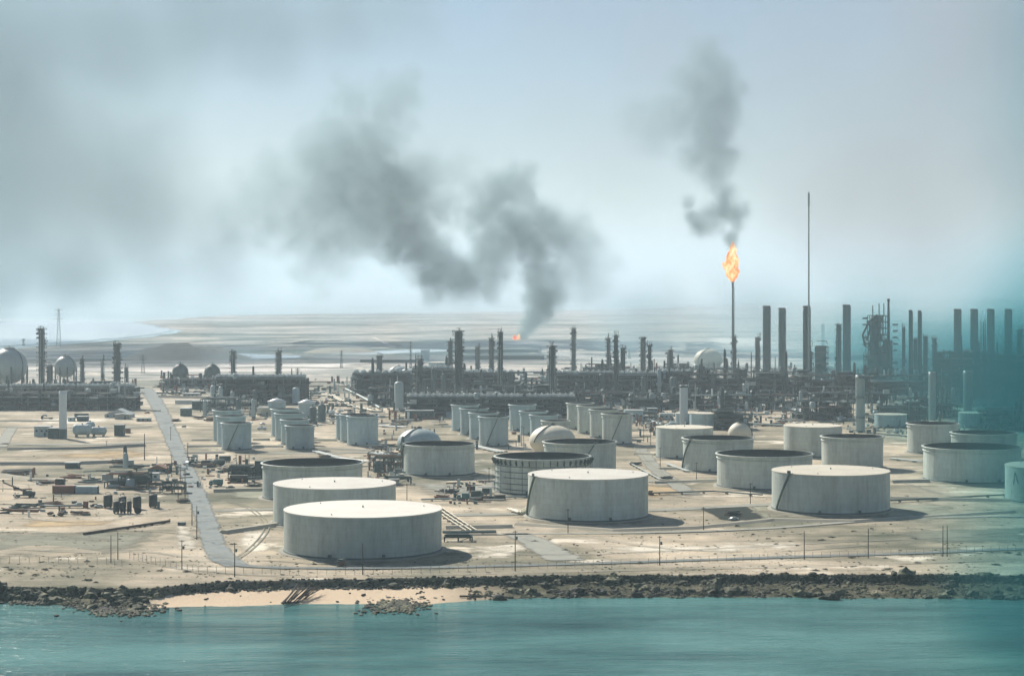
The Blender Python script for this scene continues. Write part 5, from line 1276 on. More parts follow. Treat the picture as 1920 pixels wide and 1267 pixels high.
# black vertical tanks in the yard, one with a wheel leaning on it
for x0, x1, tp, bs, lb in ((194, 211, 928, 952, 'leftmost black upright tank in the left yard'), (222, 237, 931, 954, 'black tank behind the front pair'), (249, 265, 931, 954, 'black tank with the wheel leaning on it'),
        (212, 224, 940, 962, 'front left short black tank'), (225, 236, 941, 962, 'front middle short black tank'), (238, 247, 940, 962, 'front right short black tank'), (279, 295, 927, 951, 'black upright tank standing alone at right of the cluster')):
    Y = YY(bs); X = PX((x0+x1)/2, Y); r = (x1-x0)/2*Y/FPX; h = ZZ(tp, Y)
    t = thing('black_tank', lb, 'small tank', (X, Y, 0), 0, 'black upright tanks in the left yard')
    MB().lathe([(r, .6), (r, h), (r*.9, h+.1), (.01, h+.35)], 20).build('shell', M['black'], t)
    sm = MB().box((0, 0, .35), (.35, .35, .75)).mesh('leg', M['black'])
    for a in (.8, 2.4, 3.9, 5.5): place(sm, 'leg', t, (math.cos(a)*r*.8, math.sin(a)*r*.8, 0))
    MB().path([(-r*.5, -.2, h), (-r*.5, -.2, h+1.2), (r*.4, -.2, h+1.4), (r*.7, -.2, h)], .12, 5).build('hoop_pipe', M['pale'], t)
    MB().lathe([(r*1.003, h*.55), (r*1.04, h*.55), (r*1.04, h*.52), (r*1.003, h*.52)], 20).build('band', M['steel'], t)
X, Y = W(258.5, 963); t = thing('cable_reel', 'big dark wheel standing in front of the black tanks', 'cable reel', (X, Y, 1.55), 0)
MB().cyl((0, -.3, 0), (0, -.15, 0), 1.6, 20).cyl((0, .15, 0), (0, .3, 0), 1.6, 20).build('flange', M['black'], t)
MB().cyl((0, -.3, 0), (0, .3, 0), 1.1, 16).build('hub', M['steel2'], t)
# framed skeleton structure above the yard
unit(196, 275, 878, 915, 14, 'dark skeletal steel building above the black tanks', 3, 0, dens=1.6, solid=True, equip=1.6, cat='steel structure', group='yard structures')
unit(428, 474, 876, 898, 10, 'dark skid structure among the parked machines', 2, 0, dens=1.2, solid=True, equip=1.3, cat='steel structure', group='yard structures')
unit(700, 756, 858, 884, 16, 'cluttered pipe manifold left of the open topped tank', 2, 0, dens=1.2, equip=1.5, cat='pipe manifold', group='yard structures')
unit(720, 770, 896, 908, 6, 'small pipe manifold behind the second white tank', 1, 0, dens=1.2, equip=1.5, cat='pipe manifold', group='yard structures')
unit(1190, 1232, 775, 790, 8, 'pipe manifold left of the small cream tanks', 2, 0, dens=.9, equip=1.0, cat='pipe manifold', group='yard structures')
unit(300, 345, 905, 925, 6, 'open frame rack between the yard and the road', 2, 0, dens=.7, equip=.8, cat='steel structure', group='yard structures')
unit(833, 885, 1005, 1016, 5, 'low valve manifold right of the nearest tank', 1, 0, dens=.8, equip=.6, cat='pipe manifold', group='yard structures')
# loose yard heaps: stacked beams and scrap, each a thing of its own
def heap(px, py, L, h, label, mats=('steel', 'rust', 'steel2'), n=16, rz=0, seed=0):
    X, Y = W(px, py); t = thing('scrap_heap', label, 'scrap heap', (X, Y, 0), rz, 'heaps of scrap and stacked material')
    rr = random.Random(seed or int(px+py*3))
    for i in range(n):
        z = rr.uniform(0, h); l = L*rr.uniform(.3, .95)
        MB().box((0, 0, 0), (l, rr.uniform(.25, .7), rr.uniform(.2, .6)), rr.uniform(-.35, .35), 0, rr.uniform(-.12, .12)).build('beam', M[rr.choice(mats)], t, (rr.uniform(-.3, .3)*L*(1-z/h/1.3), rr.uniform(-1.5, 1.5), z+.25))
for px, py, L, h, lb in ((50, 952, 14, 1.8, 'diagonal stack of blue grey beams under the crane'), (95, 946, 10, 1, 'thin beam stack right of the diagonal one'), (148, 964, 7, 1, 'scrap left of the short black tanks'),
    (10, 962, 6, 2, 'dark scrap at the left edge'), (115, 967, 3, 1.4, 'small dark scrap pile right of the rusty pipe'), (95, 966, 3, 1.2, 'small scrap piece right of the rusty pipe end'), (160, 965, 4, 1, 'low scrap below the loose pipes'),
    (138, 897, 12, 2.2, 'brown scrap behind the white trailer'), (170, 905, 12, 1.6, 'pale scrap row behind the white trailer'), (85, 907, 8, 1.4, 'scrap left of the orange crate'), (30, 890, 18, 1.6, 'dark scrap line at the upper left of the yard'),
    (245, 918, 14, 1.5, 'rubble below the skeletal building'), (300, 912, 9, 2, 'scrap below the gabled house'), (255, 858+22, 9, 2.5, 'dark pile on the roof line of the yard'), (225, 872, 12, 3, 'dark pile behind the skeletal building'),
    (385, 876, 14, 1.8, 'pallets between the parked trucks'), (438, 905, 8, 2, 'pallets below the skid structure'), (425, 884, 8, 2, 'pile behind the green truck'), (345, 942, 6, 1.5, 'dark pile by the road poles'), (478, 912, 8, 2, 'dark pile left of the open tank'),
    (840, 924, 10, 1.6, 'scrap below the open topped tank'), (828, 934, 8, 1.2, 'reddish scrap below the open topped tank'), (900, 940, 9, 1.4, 'scrap in front of the scaffolded tank'), (735, 838, 8, 1.6, 'scrap left of the white dome'), (610, 858, 8, 1.4, 'pile below the third tank row'),
    (722, 872, 9, 2, 'dark heap beside the pipe manifold'), (1192, 872, 8, 1.4, 'scrap on the cross track'), (1250, 898, 6, 1.2, 'pile on the track behind the middle tank'), (1375, 966, 7, 2, 'dark scrap in the oily pit'), (1220, 928, 3, 1.8, 'black lump right of the middle tank'), (640, 1062, 3, 2.5, 'dark clump at the foot of the nearest tank'),
    (395, 790, 10, 1.8, 'junk left of the left tank row'), (330, 790, 7, 1.6, 'junk right of the road'), (372, 786, 9, 2, 'dark junk beside the olive building'), (300, 718+8, 14, 2, 'junk at the road head')):
    heap(px, py, L, h, lb, ('steel', 'steel2', 'pale') if 'blue' in lb or 'pale' in lb else ('redox', 'rust') if 'red' in lb or 'brown' in lb else ('steel', 'rust', 'steel2'), rz=.5 if 'diagonal' in lb else 0)

# yard clutter with no countable pieces in the photo: tiny valves, pipe ends, blocks
def clutter(areas, label, mats, seed):
    rr = random.Random(seed)
    for mt in mats:
        b = MB()
        for (x0, x1, y0, y1, n) in areas:
            for _ in range(n//len(mats)):
                X, Y = W(rr.uniform(x0, x1), rr.uniform(y0, y1)); k = rr.random(); s_ = Y/1400
                if k < .5: b.box((X, Y, .6*s_), (rr.uniform(.6, 4)*s_, rr.uniform(.6, 3)*s_, rr.uniform(.8, 2.6)*s_), rr.choice([0, 0, .3, 1.57]))
                elif k < .8:
                    l = rr.uniform(4, 18)*s_; a = rr.choice([0, 0, 0, PI/2, .5]); z = rr.uniform(.5, 3)
                    b.cyl((X-math.cos(a)*l/2, Y-math.sin(a)*l/2, z), (X+math.cos(a)*l/2, Y+math.sin(a)*l/2, z), rr.uniform(.15, .5)*s_, 5)
                else: b.cyl((X, Y, 0), (X, Y, rr.uniform(2, 7)*s_), rr.uniform(.3, 1.1)*s_, 7)
        o = b.build('yard_clutter', M[mt]); o['kind'] = 'stuff'; o['label'] = label
A = [(570, 770, 715, 800, 420), (380, 500, 745, 790, 160), (1070, 1500, 742, 800, 900), (1500, 1900, 745, 815, 500), (690, 760, 840, 900, 160), (300, 420, 708, 745, 120), (0, 260, 725, 735, 150), (770, 1060, 700, 748, 500), (1060, 1420, 690, 742, 700), (1420, 1780, 690, 742, 500), (270, 350, 870, 930, 60), (350, 480, 855, 915, 60), (830, 940, 905, 945, 60), (0, 310, 885, 970, 60), (715, 1060, 785, 850, 120), (1190, 1240, 780, 830, 50)]
clutter(A, 'jumble of small pipes, valves and blocks on the ground', ['steel', 'steel2', 'pale', 'galv', 'rust'], 3)

# ================================================================== SHORE: boulders, rubble, scrub, driftwood
def ico(sub, seed, amp=.35):
    import bmesh
    bm = bmesh.new(); bmesh.ops.create_icosphere(bm, subdivisions=sub, radius=1)
    for v in bm.verts: v.co *= 1+amp*noise.noise(v.co*1.3+Vector((seed*7.1, 0, 0)))*1.6
    for v in bm.verts: v.co.z *= .68
    vs = [tuple(v.co) for v in bm.verts]; fs = [tuple(v.index for v in f.verts) for f in bm.faces]; bm.free(); return vs, fs
BM = []
for i in range(6):
    vs, fs = ico(2 if i < 6 else 1, i, .45); BM.append(MB().add(vs, fs).mesh('boulder', M['rock']))
ICO1 = [ico(1, 20+i, .6) for i in range(5)]
def shore_pt(p, t):
    """p px column, t 0 waterline .. 1 bank top"""
    X = PX(p, 665); X = max(-330, min(330, X)); yw = yw_of(X)+noise.noise(Vector((X*.05, 3, 0)))*3+noise.noise(Vector((X*.25, 9, 0))); yb = yb_of(X)+noise.noise(Vector((X*.09, 7, 0)))*2.2+noise.noise(Vector((X*.4, 1, 0)))*.8
    Y = yw+(yb-yw)*t; return X, Y, shore_z(X, Y, yw, yb, beachf(X))
GB = 'boulders along the shore'
n = 0
while n < 260:
    p = R.uniform(-40, 1960); t_ = R.uniform(-.05, 1.02)
    if 300 < p < 930 and t_ < .82: continue
    if p > 930 and .45 < t_ < .85 and R.random() < .75: continue
    X, Y, z = shore_pt(p, t_); s_ = R.choice([.5, .7, .9, 1.3, 2.0, 2.6])*R.uniform(.8, 1.2)
    zone = [(150, 'at the far left of the shore'), (300, 'on the dark rocky point at left'), (500, 'on the bank left of the timber pile'), (700, 'on the bank below the nearest tank'), (960, 'on the bank above the right half of the cove'), (1110, 'on the shore just right of the cove'), (1260, 'on the shore below the middle white tank'), (1420, 'on the shore below the oily pit'), (1600, 'on the shore below the front right tank'), (1780, 'on the shore at the edge of the teal veil'), (9999, 'on the shore inside the teal veil')]
    zn = next(z_ for lim, z_ in zone if p < lim); sw = 'small' if s_ < .85 else 'middling' if s_ < 1.6 else 'big'; hw = 'high up' if t_ > .66 else 'half way down' if t_ > .3 else 'near the water,'
    where = 'left end of the shore' if p < 300 else 'bank above the sandy cove' if p < 960 else 'shore right of the cove' if p < 1450 else 'veiled right end of the shore'
    o = place(BM[n % 6], 'boulder', None, (X, Y, z+s_*.15), R.uniform(0, 6), (s_, s_*R.uniform(.7, 1.1), s_*R.uniform(.7, 1.2)))
    tag(o, f'{sw} dark boulder {hw} {zn}', 'boulder', GB+', '+zn[:40]); n += 1
b = MB()
for _ in range(15000):
    p = R.uniform(-300, 2200); t_ = R.random()**.8*1.08-.06
    bf = beachf(PX(p, 665))
    if bf > .5:
        if t_ < .8 and R.random() > (.13 if 690 < p < 800 else .008): continue
    cl = noise.noise(Vector((p*.035, t_*2.2, 3)))+.5*noise.noise(Vector((p*.13, t_*5, 8)))
    if t_ < .8 and cl < R.uniform(-.25, .25): continue
    if p > 930 and .5 < t_ < .85 and R.random() < .7: continue
    X, Y, z = shore_pt(p, t_); s_ = R.uniform(.15, .6)*(1.6 if R.random() < .15 else 1); vs, fs = ICO1[_ % 5]; a = R.uniform(0, 6); ca, sa = math.cos(a)*s_, math.sin(a)*s_
    b.add([(X+x*ca-y*sa, Y+x*sa+y*ca, z+w*s_+.05) for x, y, w in vs], fs)
o = b.build('shore_rubble', M['rock']); o['kind'] = 'stuff'; o['label'] = 'dark rubble and small stones heaped along the bank'
b = MB()
for _ in range(5200):        # small stones and lumps on the open sand
    px, py = R.uniform(-60, 1980), 1084-abs(R.gauss(0, 1))*85
    if noise.noise(Vector((px*.012, py*.05, 4))) < R.uniform(-.35, .3) or py < 790: continue
    X, Y = W(px, py); s_ = R.choice([.12, .16, .22, .3, .45])*R.uniform(.7, 1.2); vs, fs = ICO1[_ % 5]
    b.add([(X+x*s_*1.3, Y+y*s_, .02+w*s_*.8) for x, y, w in vs], fs)
o = b.build('sand_stones', M['rock']); o['kind'] = 'stuff'; o['label'] = 'small stones and lumps scattered over the open sand'
# a reef of rubble sticking out below the cove and at the left point
b = MB()
for cx, cy, wx, wy, n_ in ((745, 1136, 55, 14, 420), (230, 1143, 70, 12, 420), (60, 1128, 60, 6, 160), (210, 1130, 90, 14, 400)):
    for _ in range(n_):
        p = cx+R.gauss(0, .5)*wx; q = cy+R.gauss(0, .5)*wy; X, Y = W(p, q, WL); s_ = R.uniform(.3, 1.0); vs, fs = ICO1[_ % 5]
        b.add([(X+x*s_, Y+y*s_, WL+.1+w*s_) for x, y, w in vs], fs)
o = b.build('tidal_rocks', M['rock']); o['kind'] = 'stuff'; o['label'] = 'weedy rocks breaking the water at the shore'
o = place(BM[2], 'pale_boulder', None, (*W(219, 1118, -2.5), -2.3), .3, (1.8, 1.2, 1.1)); o.material_slots[0].link = 'OBJECT'; o.material_slots[0].material = M['galv']
tag(o, 'single white boulder among the dark left rocks', 'boulder')
# driftwood: leaning planks on the beach
for i in range(24):
    f = i/23; bx = 528+f*46+R.uniform(-2, 2); z = -3.3+R.uniform(0, .5); p0 = Vector((*W(bx, 1131-f*12+R.uniform(-4, 4), z), z)); z2 = -.7+R.uniform(0, 1.0)
    p1 = Vector((*W(bx+R.uniform(22, 32), 1097+R.uniform(-3, 6), z2), z2))
    o = MB().cyl((0, 0, 0), p1-p0, R.uniform(.14, .26), 6, .12).build('driftwood_timber', M['wood'], None, p0)
    tag(o, 'weathered timber in the leaning pile on the sandy cove', 'timber', 'timbers of the pile on the sandy cove')
for px, q, L, rz, lb in ((558, .03, 5, .1, 'dark log lying at the water edge below the timber pile'), (885, .2, 8, .05, 'flat dark log at the right end of the cove'), (684, .5, 2.5, 1.2, 'short stick on the sand of the cove'), (1040, .35, 6, .3, 'log on the shore rocks right of the cove'), (1448, .4, 7, .6, 'slanting log on the right shore')):
    X, Y, z = shore_pt(px, q); o = MB().cyl((-L/2, 0, 0), (L/2, 0, 0), .35, 7, .25).build('driftwood_log', M['wood'], None, (X, Y, z+.3), rz); tag(o, lb, 'log')
# scrub bushes: many small leaf clumps
def bushmesh(seed):
    rr = random.Random(seed); b = MB()
    for _ in range(150):
        th = rr.uniform(0, 6.28); ph = rr.uniform(0, 1.5); q = rr.uniform(.5, 1)*(1+.35*math.sin(th*3+seed)); c = Vector((math.cos(th)*math.cos(ph)*q, math.sin(th)*math.cos(ph)*q, math.sin(ph)*q*.6+.05))
        s_ = rr.uniform(.08, .2); u = Vector((rr.uniform(-1, 1), rr.uniform(-1, 1), rr.uniform(-1, 1))).normalized(); v = u.orthogonal().normalized()
        b.add([c+u*s_, c+v*s_, c-u*s_, c-v*s_*.8], [(0, 1, 2, 3)])
    return b.mesh('bush', M['leaf'])
BU = [bushmesh(i) for i in range(5)]
BP = [(78, 1054), (163, 1053), (172, 1062), (255, 1075), (432, 1085), (435, 1020), (530, 1078), (880, 1072), (916, 1074), (1088, 1078), (1200, 1056), (1280, 1082), (1597, 1045), (1660, 1046), (1530, 1070), (1548, 1067), (1643, 1060), (1664, 1067), (1868, 1059), (1898, 1053), (1820, 1041), (1860, 1036), (1890, 1037), (1910, 1040), (1750, 1050), (1720, 1055), (1800, 1055), (1510, 1062), (1482, 1015), (1495, 1023), (1462, 1006), (1542, 1013), (1560, 1008), (1600, 996), (1634, 991), (1656, 1000), (1470, 991), (1490, 988), (1340, 984), (1382, 986), (1345, 996), (1240, 935), (1265, 962), (1003, 1015), (1022, 1006), (1030, 1012), (1060, 1032), (1074, 1039), (1085, 1047), (870, 1055), (590, 1058), (20, 1068), (40, 1075), (66, 1078), (100, 1080), (128, 1082), (85, 1068), (165, 1088), (60, 1085), (180, 1092), (12, 1064), (1116, 1072), (300, 1070), (350, 1072), (226, 968), (146, 972), (20, 978), (945, 890), (1188, 900), (1300, 902), (1148, 938), (1245, 958), (1440, 1010), (1455, 1020), (1412, 1002), (1690, 1062), (1838, 1048), (1600, 1062), (1700, 930), (1715, 1010), (1670, 970)]
for i, (px, py) in enumerate(BP):
    X, Y = W(px, py); s_ = R.choice([.6, .8, 1.0, 1.4])
    wh = 'on the left foreground sand' if px < 470 else 'near the nearest tank' if px < 960 else 'on the sand before the middle tank' if px < 1420 else 'on the sand at the right'
    zn = next(z_ for lim, z_ in [(120, 'at the left edge'), (260, 'by the twin poles'), (470, 'near the road bend'), (700, 'before the nearest tank'), (1000, 'right of the nearest tank'), (1150, 'by the worn ramp'), (1320, 'before the middle white tank'), (1430, 'by the oily pit'), (1520, 'left of the front right tank'), (1610, 'below the front right tank'), (1700, 'right of the front right tank'), (1810, 'in the veil edge'), (9999, 'deep in the teal veil')] if px < lim)
    bw_ = 'tiny' if s_ < .7 else 'small' if s_ < .9 else 'medium' if s_ < 1.2 else 'large'; sd_ = 'outside' if py > 1050 else 'inside'
    o = place(BU[i % 5], 'scrub_bush', None, (X, Y, .05), R.uniform(0, 6), (s_*1.3, s_, s_*.5)); tag(o, f'{bw_} dusty scrub bush {zn}, {"seaward of" if py > 1050 else "inland of"} the shore fence', 'bush', f'scrub bushes {zn}')

# ================================================================== SMOKE AND HAZE
def smoke_mat(name, col, dens, aniso=.1, absorb=(0, 0, 0)):
    m = bpy.data.materials.new(name); m.use_nodes = True; nt = m.node_tree; nt.nodes.clear()
    o = N(nt, 'ShaderNodeOutputMaterial'); v = N(nt, 'ShaderNodeVolumePrincipled')
    v.inputs['Color'].default_value = (*col, 1); v.inputs['Density'].default_value = dens; v.inputs['Anisotropy'].default_value = aniso
    v.inputs['Absorption Color'].default_value = (*absorb, 1)
    v.inputs['Density Attribute'].default_value = 'density'
    nt.links.new(v.outputs[0], o.inputs['Volume']); return m
def smoke(name, blobs, vox, mat, label, nscale, namp, edge=(.16, .48), cat='smoke plume', kind=None, group=None):
    """blobs (px, py, Y, radius px, density). A density grid is evaluated over a box round the blobs."""
    B = []
    for px, py, Y, r, d in blobs: B.append((Vector((PX(px, Y), Y, ZZ(py, Y))), r*Y/FPX, d))
    lo = Vector([min(c[i]-r*1.15 for c, r, d in B) for i in range(3)]); hi = Vector([max(c[i]+r*1.15 for c, r, d in B) for i in range(3)])
    pad_ = namp/nscale*.12; lo -= Vector((pad_,)*3); hi += Vector((pad_,)*3)
    lo.z = max(lo.z, .6)
    me = bpy.data.meshes.new(name); me.from_pydata([tuple(lo), tuple(hi)], [], []); ob = place(me, name)
    ng = bpy.data.node_groups.new(name+'_field', 'GeometryNodeTree')
    ng.interface.new_socket('Geometry', in_out='OUTPUT', socket_type='NodeSocketGeometry'); ng.interface.new_socket('Geometry', in_out='INPUT', socket_type='NodeSocketGeometry')
    gi = ng.nodes.new('NodeGroupInput'); go_ = ng.nodes.new('NodeGroupOutput')
    pos = ng.nodes.new('GeometryNodeInputPosition').outputs[0]
    def math_(op, a, b=None, c=None):
        n = ng.nodes.new('ShaderNodeMath'); n.operation = op
        for i, v in enumerate((a, b, c)):
            if v is None: continue
            if hasattr(v, 'is_output'): ng.links.new(v, n.inputs[i])
            else: n.inputs[i].default_value = v
        return n.outputs[0]
    def vmath(op, a, b):
        n = ng.nodes.new('ShaderNodeVectorMath'); n.operation = op
        for i, v in enumerate((a, b)):
            if hasattr(v, 'is_output'): ng.links.new(v, n.inputs[i])
            else: n.inputs[i].default_value = v
        return n
    # billowing: displace the lookup position by low noise first
    def noi(scale, det, rough=.5, off=0):
        n = ng.nodes.new('ShaderNodeTexNoise'); n.inputs['Scale'].default_value = scale; n.inputs['Detail'].default_value = det; n.inputs['Roughness'].default_value = rough
        v = vmath('ADD', pos, (off, off*.7, off*.3)); ng.links.new(v.outputs[0], n.inputs['Vector']); return n
    n1 = noi(nscale*.75, 5, .6, 31)
    w = vmath('SUBTRACT', n1.outputs['Color'], (.5, .5, .5)); w = vmath('MULTIPLY', w.outputs[0], (namp/nscale*.42,)*3)
    p2 = vmath('ADD', pos, w.outputs[0]).outputs[0]
    s = None; num = None; den = None
    for c, r, d in B:
        dist = vmath('DISTANCE', p2, tuple(c)).outputs['Value']
        f = math_('SUBTRACT', 1.0, math_('DIVIDE', dist, r)); 
        n = ng.nodes.new('ShaderNodeClamp'); ng.links.new(f, n.inputs[0]); f = n.outputs[0]
        s = f if s is None else math_('SMOOTH_MAX', s, f, .15)
        num = math_('MULTIPLY', f, d) if num is None else math_('MULTIPLY_ADD', f, d, num)
        den = f if den is None else math_('ADD', den, f)
    dn = math_('DIVIDE', num, math_('MAXIMUM', den, .001))
    n2 = noi(nscale, 6, .62, 7); n3 = noi(nscale*2.6, 5, .6, 3)
    nn = math_('ADD', math_('MULTIPLY', n2.outputs[0], .7), math_('MULTIPLY', n3.outputs[0], .3))
    t = math_('MULTIPLY_ADD', math_('SUBTRACT', nn, .5), namp, s)
    mr = ng.nodes.new('ShaderNodeMapRange'); mr.interpolation_type = 'SMOOTHSTEP'; ng.links.new(t, mr.inputs[0]); mr.inputs[1].default_value = edge[0]; mr.inputs[2].default_value = edge[1]
    # nothing outside the blobs
    g2 = ng.nodes.new('ShaderNodeMapRange'); ng.links.new(s, g2.inputs[0]); g2.inputs[1].default_value = .0; g2.inputs[2].default_value = .18
    dens = math_('MULTIPLY', math_('MULTIPLY', mr.outputs[0], dn), g2.outputs[0])
    vc = ng.nodes.new('GeometryNodeVolumeCube'); ng.links.new(dens, vc.inputs['Density'])
    vc.inputs['Min'].default_value = tuple(lo); vc.inputs['Max'].default_value = tuple(hi)
    for i, k in enumerate(('Resolution X', 'Resolution Y', 'Resolution Z')): vc.inputs[k].default_value = max(8, int((hi[i]-lo[i])/vox))
    sm = ng.nodes.new('GeometryNodeSetMaterial'); ng.links.new(vc.outputs[0], sm.inputs[0]); sm.inputs['Material'].default_value = mat
    ng.links.new(sm.outputs[0], go_.inputs[0])
    md = ob.modifiers.new('field', 'NODES'); md.node_group = ng
    me.materials.append(mat)
    if kind: tag(ob, label, kind=kind)
    else: tag(ob, label, cat, group)
    return ob
YS = YY(636)
pit = [(973, 634, 10, 2.5), (980, 626, 14, 2), (988, 618, 18, 1.6), (994, 610, 22, 1.3), (1004, 596, 24, 1), (1016, 576, 30, 1), (1022, 552, 34, 1), (1008, 530, 36, 1), (1004, 506, 34, 1), (1015, 484, 34, 1),
 (1050, 520, 55, .35), (1085, 490, 60, .3), (1060, 450, 55, .45), (1100, 530, 50, .2),
 (1000, 452, 52, .8), (965, 430, 58, .8), (935, 452, 48, .8), (920, 478, 44, .75), (905, 400, 42, .8), (930, 365, 46, .85), (965, 345, 38, .8), (975, 375, 34, .7), (1020, 420, 44, .6), (1045, 440, 44, .5),
 (925, 505, 38, .85), (890, 522, 42, .95), (855, 520, 46, 1), (820, 500, 48, 1), (790, 470, 52, .95), (765, 435, 58, .85), (740, 400, 66, .75), (770, 360, 62, .6), (720, 350, 72, .6), (670, 400, 78, .5), (650, 330, 80, .5), (600, 380, 80, .42),
 (640, 270, 66, .42), (600, 300, 66, .32), (700, 260, 62, .42), (730, 200, 52, .35), (745, 170, 42, .33), (660, 190, 44, .28), (700, 300, 60, .5), (560, 420, 76, .3), (620, 450, 66, .35), (500, 400, 76, .2), (460, 380, 62, .18), (430, 400, 55, .14), (520, 350, 66, .22), (600, 480, 56, .2), (860, 320, 52, .12), (810, 330, 60, .22), (840, 380, 50, .25)]
rs = random.Random(4)
pit = [(a, b, r, d*(1.9 if b > 540 else 1)) for a, b, r, d in pit]
pit = [(a, b, YS+rs.uniform(-.35, .35)*r*YS/FPX-r*.2, r*(1.32 if b > 560 else 1.45), d) for a, b, r, d in pit]
kids = []
for a, b, Y, r, d in pit[4:]:
    for _ in range(2):
        an = rs.uniform(0, 6.28); q = r*rs.uniform(.45, .95); kids.append((a+q*math.cos(an), b+q*math.sin(an)*.9, Y+rs.uniform(-.5, .5)*r*YS/FPX, r*rs.uniform(.28, .55), d*rs.uniform(.5, 1.3)))
pit += [k for k in kids if k[1] < 590 or abs(k[0]-1010) < 40]
smoke('pit_smoke', pit, 3.6, smoke_mat('sooty_smoke', (.32, .46, .48), .037, .2), 'dark smoke plume rising from the burning pit and drifting left', .030, 2.1, (.08, .85))
fx = [(1370, 455, 13, 1.3), (1368, 446, 16, 1.3), (1375, 438, 13, .9), (1352, 432, 14, .4), (1335, 425, 20, .5), (1312, 422, 23, 1), (1298, 408, 19, .95), (1290, 380, 15, .7), (1330, 402, 24, .8), (1358, 388, 26, 1), (1380, 402, 24, 1), (1385, 420, 17, .9), (1360, 365, 24, .7), (1345, 345, 24, .45),
 (1335, 320, 34, .4), (1350, 295, 38, .42), (1325, 275, 42, .42), (1300, 290, 36, .3), (1345, 250, 42, .38), (1320, 220, 50, .42), (1350, 195, 44, .40), (1310, 170, 48, .36), (1340, 140, 46, .36), (1320, 105, 40, .28), (1330, 85, 28, .2), (1285, 150, 38, .2), (1265, 220, 54, .2), (1225, 240, 54, .15), (1190, 225, 44, .1), (1360, 225, 36, .3)]
fx = [(a, b, YF+rs.uniform(-.3, .3)*r*YF/FPX, r*1.45, d) for a, b, r, d in fx]
fx += [(a+rs.uniform(-.9, .9)*r, b+rs.uniform(-.7, .7)*r, Y, r*rs.uniform(.3, .55), d*rs.uniform(.6, 1.4)) for a, b, Y, r, d in fx[3:]]
smoke('flare_smoke', fx, 2.6, smoke_mat('flare_smoke', (.33, .44, .47), .075, .2), 'grey smoke puffs climbing above the flare flame', .050, 1.75, (.08, .75))
smoke('vent_smoke', [(1664, 552, YY(735), 9, 1), (1660, 540, YY(735), 11, .7), (1655, 525, YY(735), 12, .4)], 2, smoke_mat('thin_smoke', (.3, .33, .33), .02, .2), 'faint wisp of smoke above the vent mast', .06, 1.0)
smoke('ground_smoke', [(1230, 620, 3000, 60, .5), (1260, 580, 3000, 60, .5), (1210, 560, 3000, 60, .3), (1180, 640, 3000, 40, .5), (1300, 600, 3000, 50, .3), (1250, 540, 3000, 60, .25)], 7, smoke_mat('low_smoke', (.5, .56, .56), .006, .2), 'thin low smoke behind the paired towers', .015, .9)
bl = [(-60, 130, 300), (60, 260, 240), (180, 330, 190), (140, 450, 150), (270, 400, 150), (260, 260, 120), (-40, 430, 190), (200, 60, 190), (350, 10, 170), (480, 40, 150), (620, 10, 130), (760, -10, 120), (120, 540, 80), (330, 120, 90), (-60, 540, 110), (420, 470, 110), (300, 520, 80)]
smoke('drifting_smoke', [(a, b, 3300+60*i % 400, r*1.25, .8 if r > 120 else .55) for i, (a, b, r) in enumerate(bl)], 13, smoke_mat('old_smoke', (.32, .45, .49), .0068, .15), 'broad bank of old grey smoke in the upper left sky', .0065, 1.7, (.05, .85))
b2 = [(1480, 60, 260), (1640, 240, 260), (1800, 80, 260), (1900, 330, 240), (1720, 430, 200), (1560, 400, 150), (1250, 20, 190), (1060, -10, 170), (1150, 300, 130), (1240, 120, 150), (2050, 200, 300), (1950, -40, 280), (1450, 300, 130), (1050, 210, 110)]
smoke('thin_smoke_veil', [(a, b, 3500+90*i % 500, r*1.25, .55 if a > 1500 else .25) for i, (a, b, r) in enumerate(b2)], 16, smoke_mat('thin_old_smoke', (.40, .42, .46), .0036, .15), 'thin lavender grey veil of old smoke in the right sky', .0055, 1.2, (.05, .9), kind='stuff')
lo_ = [(px, py, Y, r, .8 if px < 1400 else 1) for px, py, Y, r in [(250, 690, 2700, 130), (450, 680, 2600, 120), (640, 670, 2700, 120), (820, 665, 2600, 120), (1000, 670, 2700, 120), (1180, 665, 2500, 130), (1340, 660, 2400, 140), (1480, 665, 2400, 150), (1620, 665, 2300, 160), (1760, 660, 2200, 180), (1900, 660, 2100, 200), (1420, 640, 3000, 170), (1650, 620, 3000, 200), (1850, 600, 3000, 220), (1200, 640, 3100, 140), (80, 690, 2700, 120)]]
smoke('low_plant_haze', lo_, 22, smoke_mat('low_plant_smoke_haze', (.50, .76, .84), .0046, .15), 'thin bluish smoke and added haze hanging low behind the plant', .006, .7, (.0, .8), kind='stuff')  # drifting smoke plus haze added to veil the middle distance
fh = [(px, 598+12*math.sin(px), Y, 150, .8) for px in range(-200, 2200, 170) for Y in (5200, 6800)]+[(px, 575, 9500, 170, .8) for px in range(-200, 2200, 220)]
smoke('added_far_haze_bank', fh, 75, smoke_mat('added_far_haze', (.74, .87, .98), .0014, .15), 'pale haze added to dissolve the far coast and horizon', .0015, .6, (.0, .8), kind='stuff')  # extra haze volume added so the horizon line fades
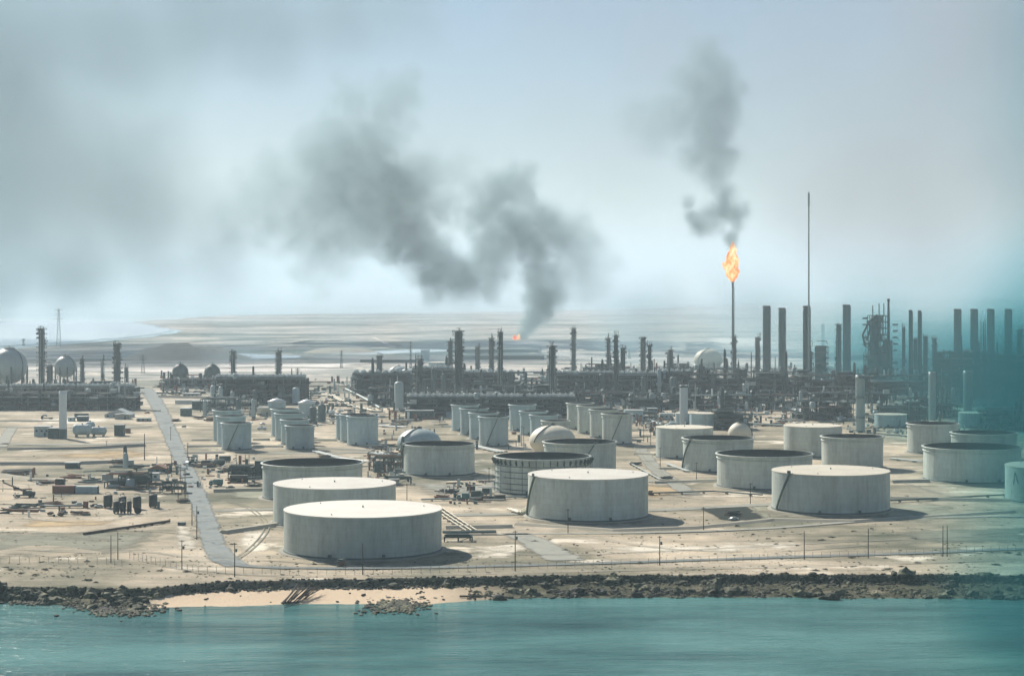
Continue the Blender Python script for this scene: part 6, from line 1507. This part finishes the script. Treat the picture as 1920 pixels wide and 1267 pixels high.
# added teal volumes imitating a blurred dark window frame at the right of view
tb = [(2040, 750, 1500, 310, .9), (1900, 690, 1600, 170, 1.1), (1960, 790, 1350, 200, 1.1), (2110, 480, 1500, 300, .6), (2120, 250, 1500, 330, .5), (2120, 40, 1500, 330, .5), (1790, 710, 1700, 150, 1.2), (1690, 700, 1800, 150, .9), (1840, 800, 1300, 150, .8), (1740, 790, 1300, 160, .4), (1600, 690, 1900, 140, .5)]
TM = smoke_mat('added_teal_veil', (.006, .075, .085), .017, .0, (.0, .22, .27))
tb = [(a-10, b, Y, r*1.1, d*(1.2 if b > 500 else .5)) for a, b, Y, r, d in tb]
smoke('added_teal_veil_far', tb, 11, TM, 'added dark teal veil behind the right hand tanks, for a blurred window frame', .009, .6, (.05, .85), kind='stuff')
tn = [(2050, 640, 640, 280, .7), (2000, 780, 620, 270, 1.4), (1990, 900, 600, 270, 1.6), (1985, 1020, 570, 250, 1.3), (1990, 1130, 560, 250, 1.6), (2040, 1250, 540, 290, 1.8), (2060, 1400, 520, 300, 1.8), (1850, 860, 640, 190, .45), (1840, 1110, 580, 170, .55), (1870, 1180, 560, 110, .5), (1760, 950, 640, 200, .16), (2120, 420, 650, 300, .35), (2130, 180, 650, 320, .3)]
tn = [(a+12, b, Y, r*1.1, d*1.25*(.12 if b < 500 else 1)) for a, b, Y, r, d in tn]
smoke('added_teal_veil_near', tn, 5.5, TM, 'added dark teal veil over the right inlet and shore, for a blurred window frame', .018, .6, (.03, .85), kind='stuff')

hz = MB().box((0, 30000, 350-4.5), (90000, 68000, 709)).build('haze', None) if False else None
hb_ = MB().box((0, 32000, 346), (120000, 68000, 708))
hm_ = bpy.data.materials.new('haze_air'); hm_.use_nodes = True; nt = hm_.node_tree; nt.nodes.clear()
o_ = N(nt, 'ShaderNodeOutputMaterial'); v_ = N(nt, 'ShaderNodeVolumePrincipled')
v_.inputs['Color'].default_value = (.75, .89, .98, 1); v_.inputs['Density Attribute'].default_value = ''; v_.inputs['Density'].default_value = .000088; v_.inputs['Anisotropy'].default_value = .15
nt.links.new(v_.outputs[0], o_.inputs['Volume'])
hz = hb_.build('haze', hm_); hz['kind'] = 'stuff'; hz['label'] = 'pale blue dusty haze over the whole plant'
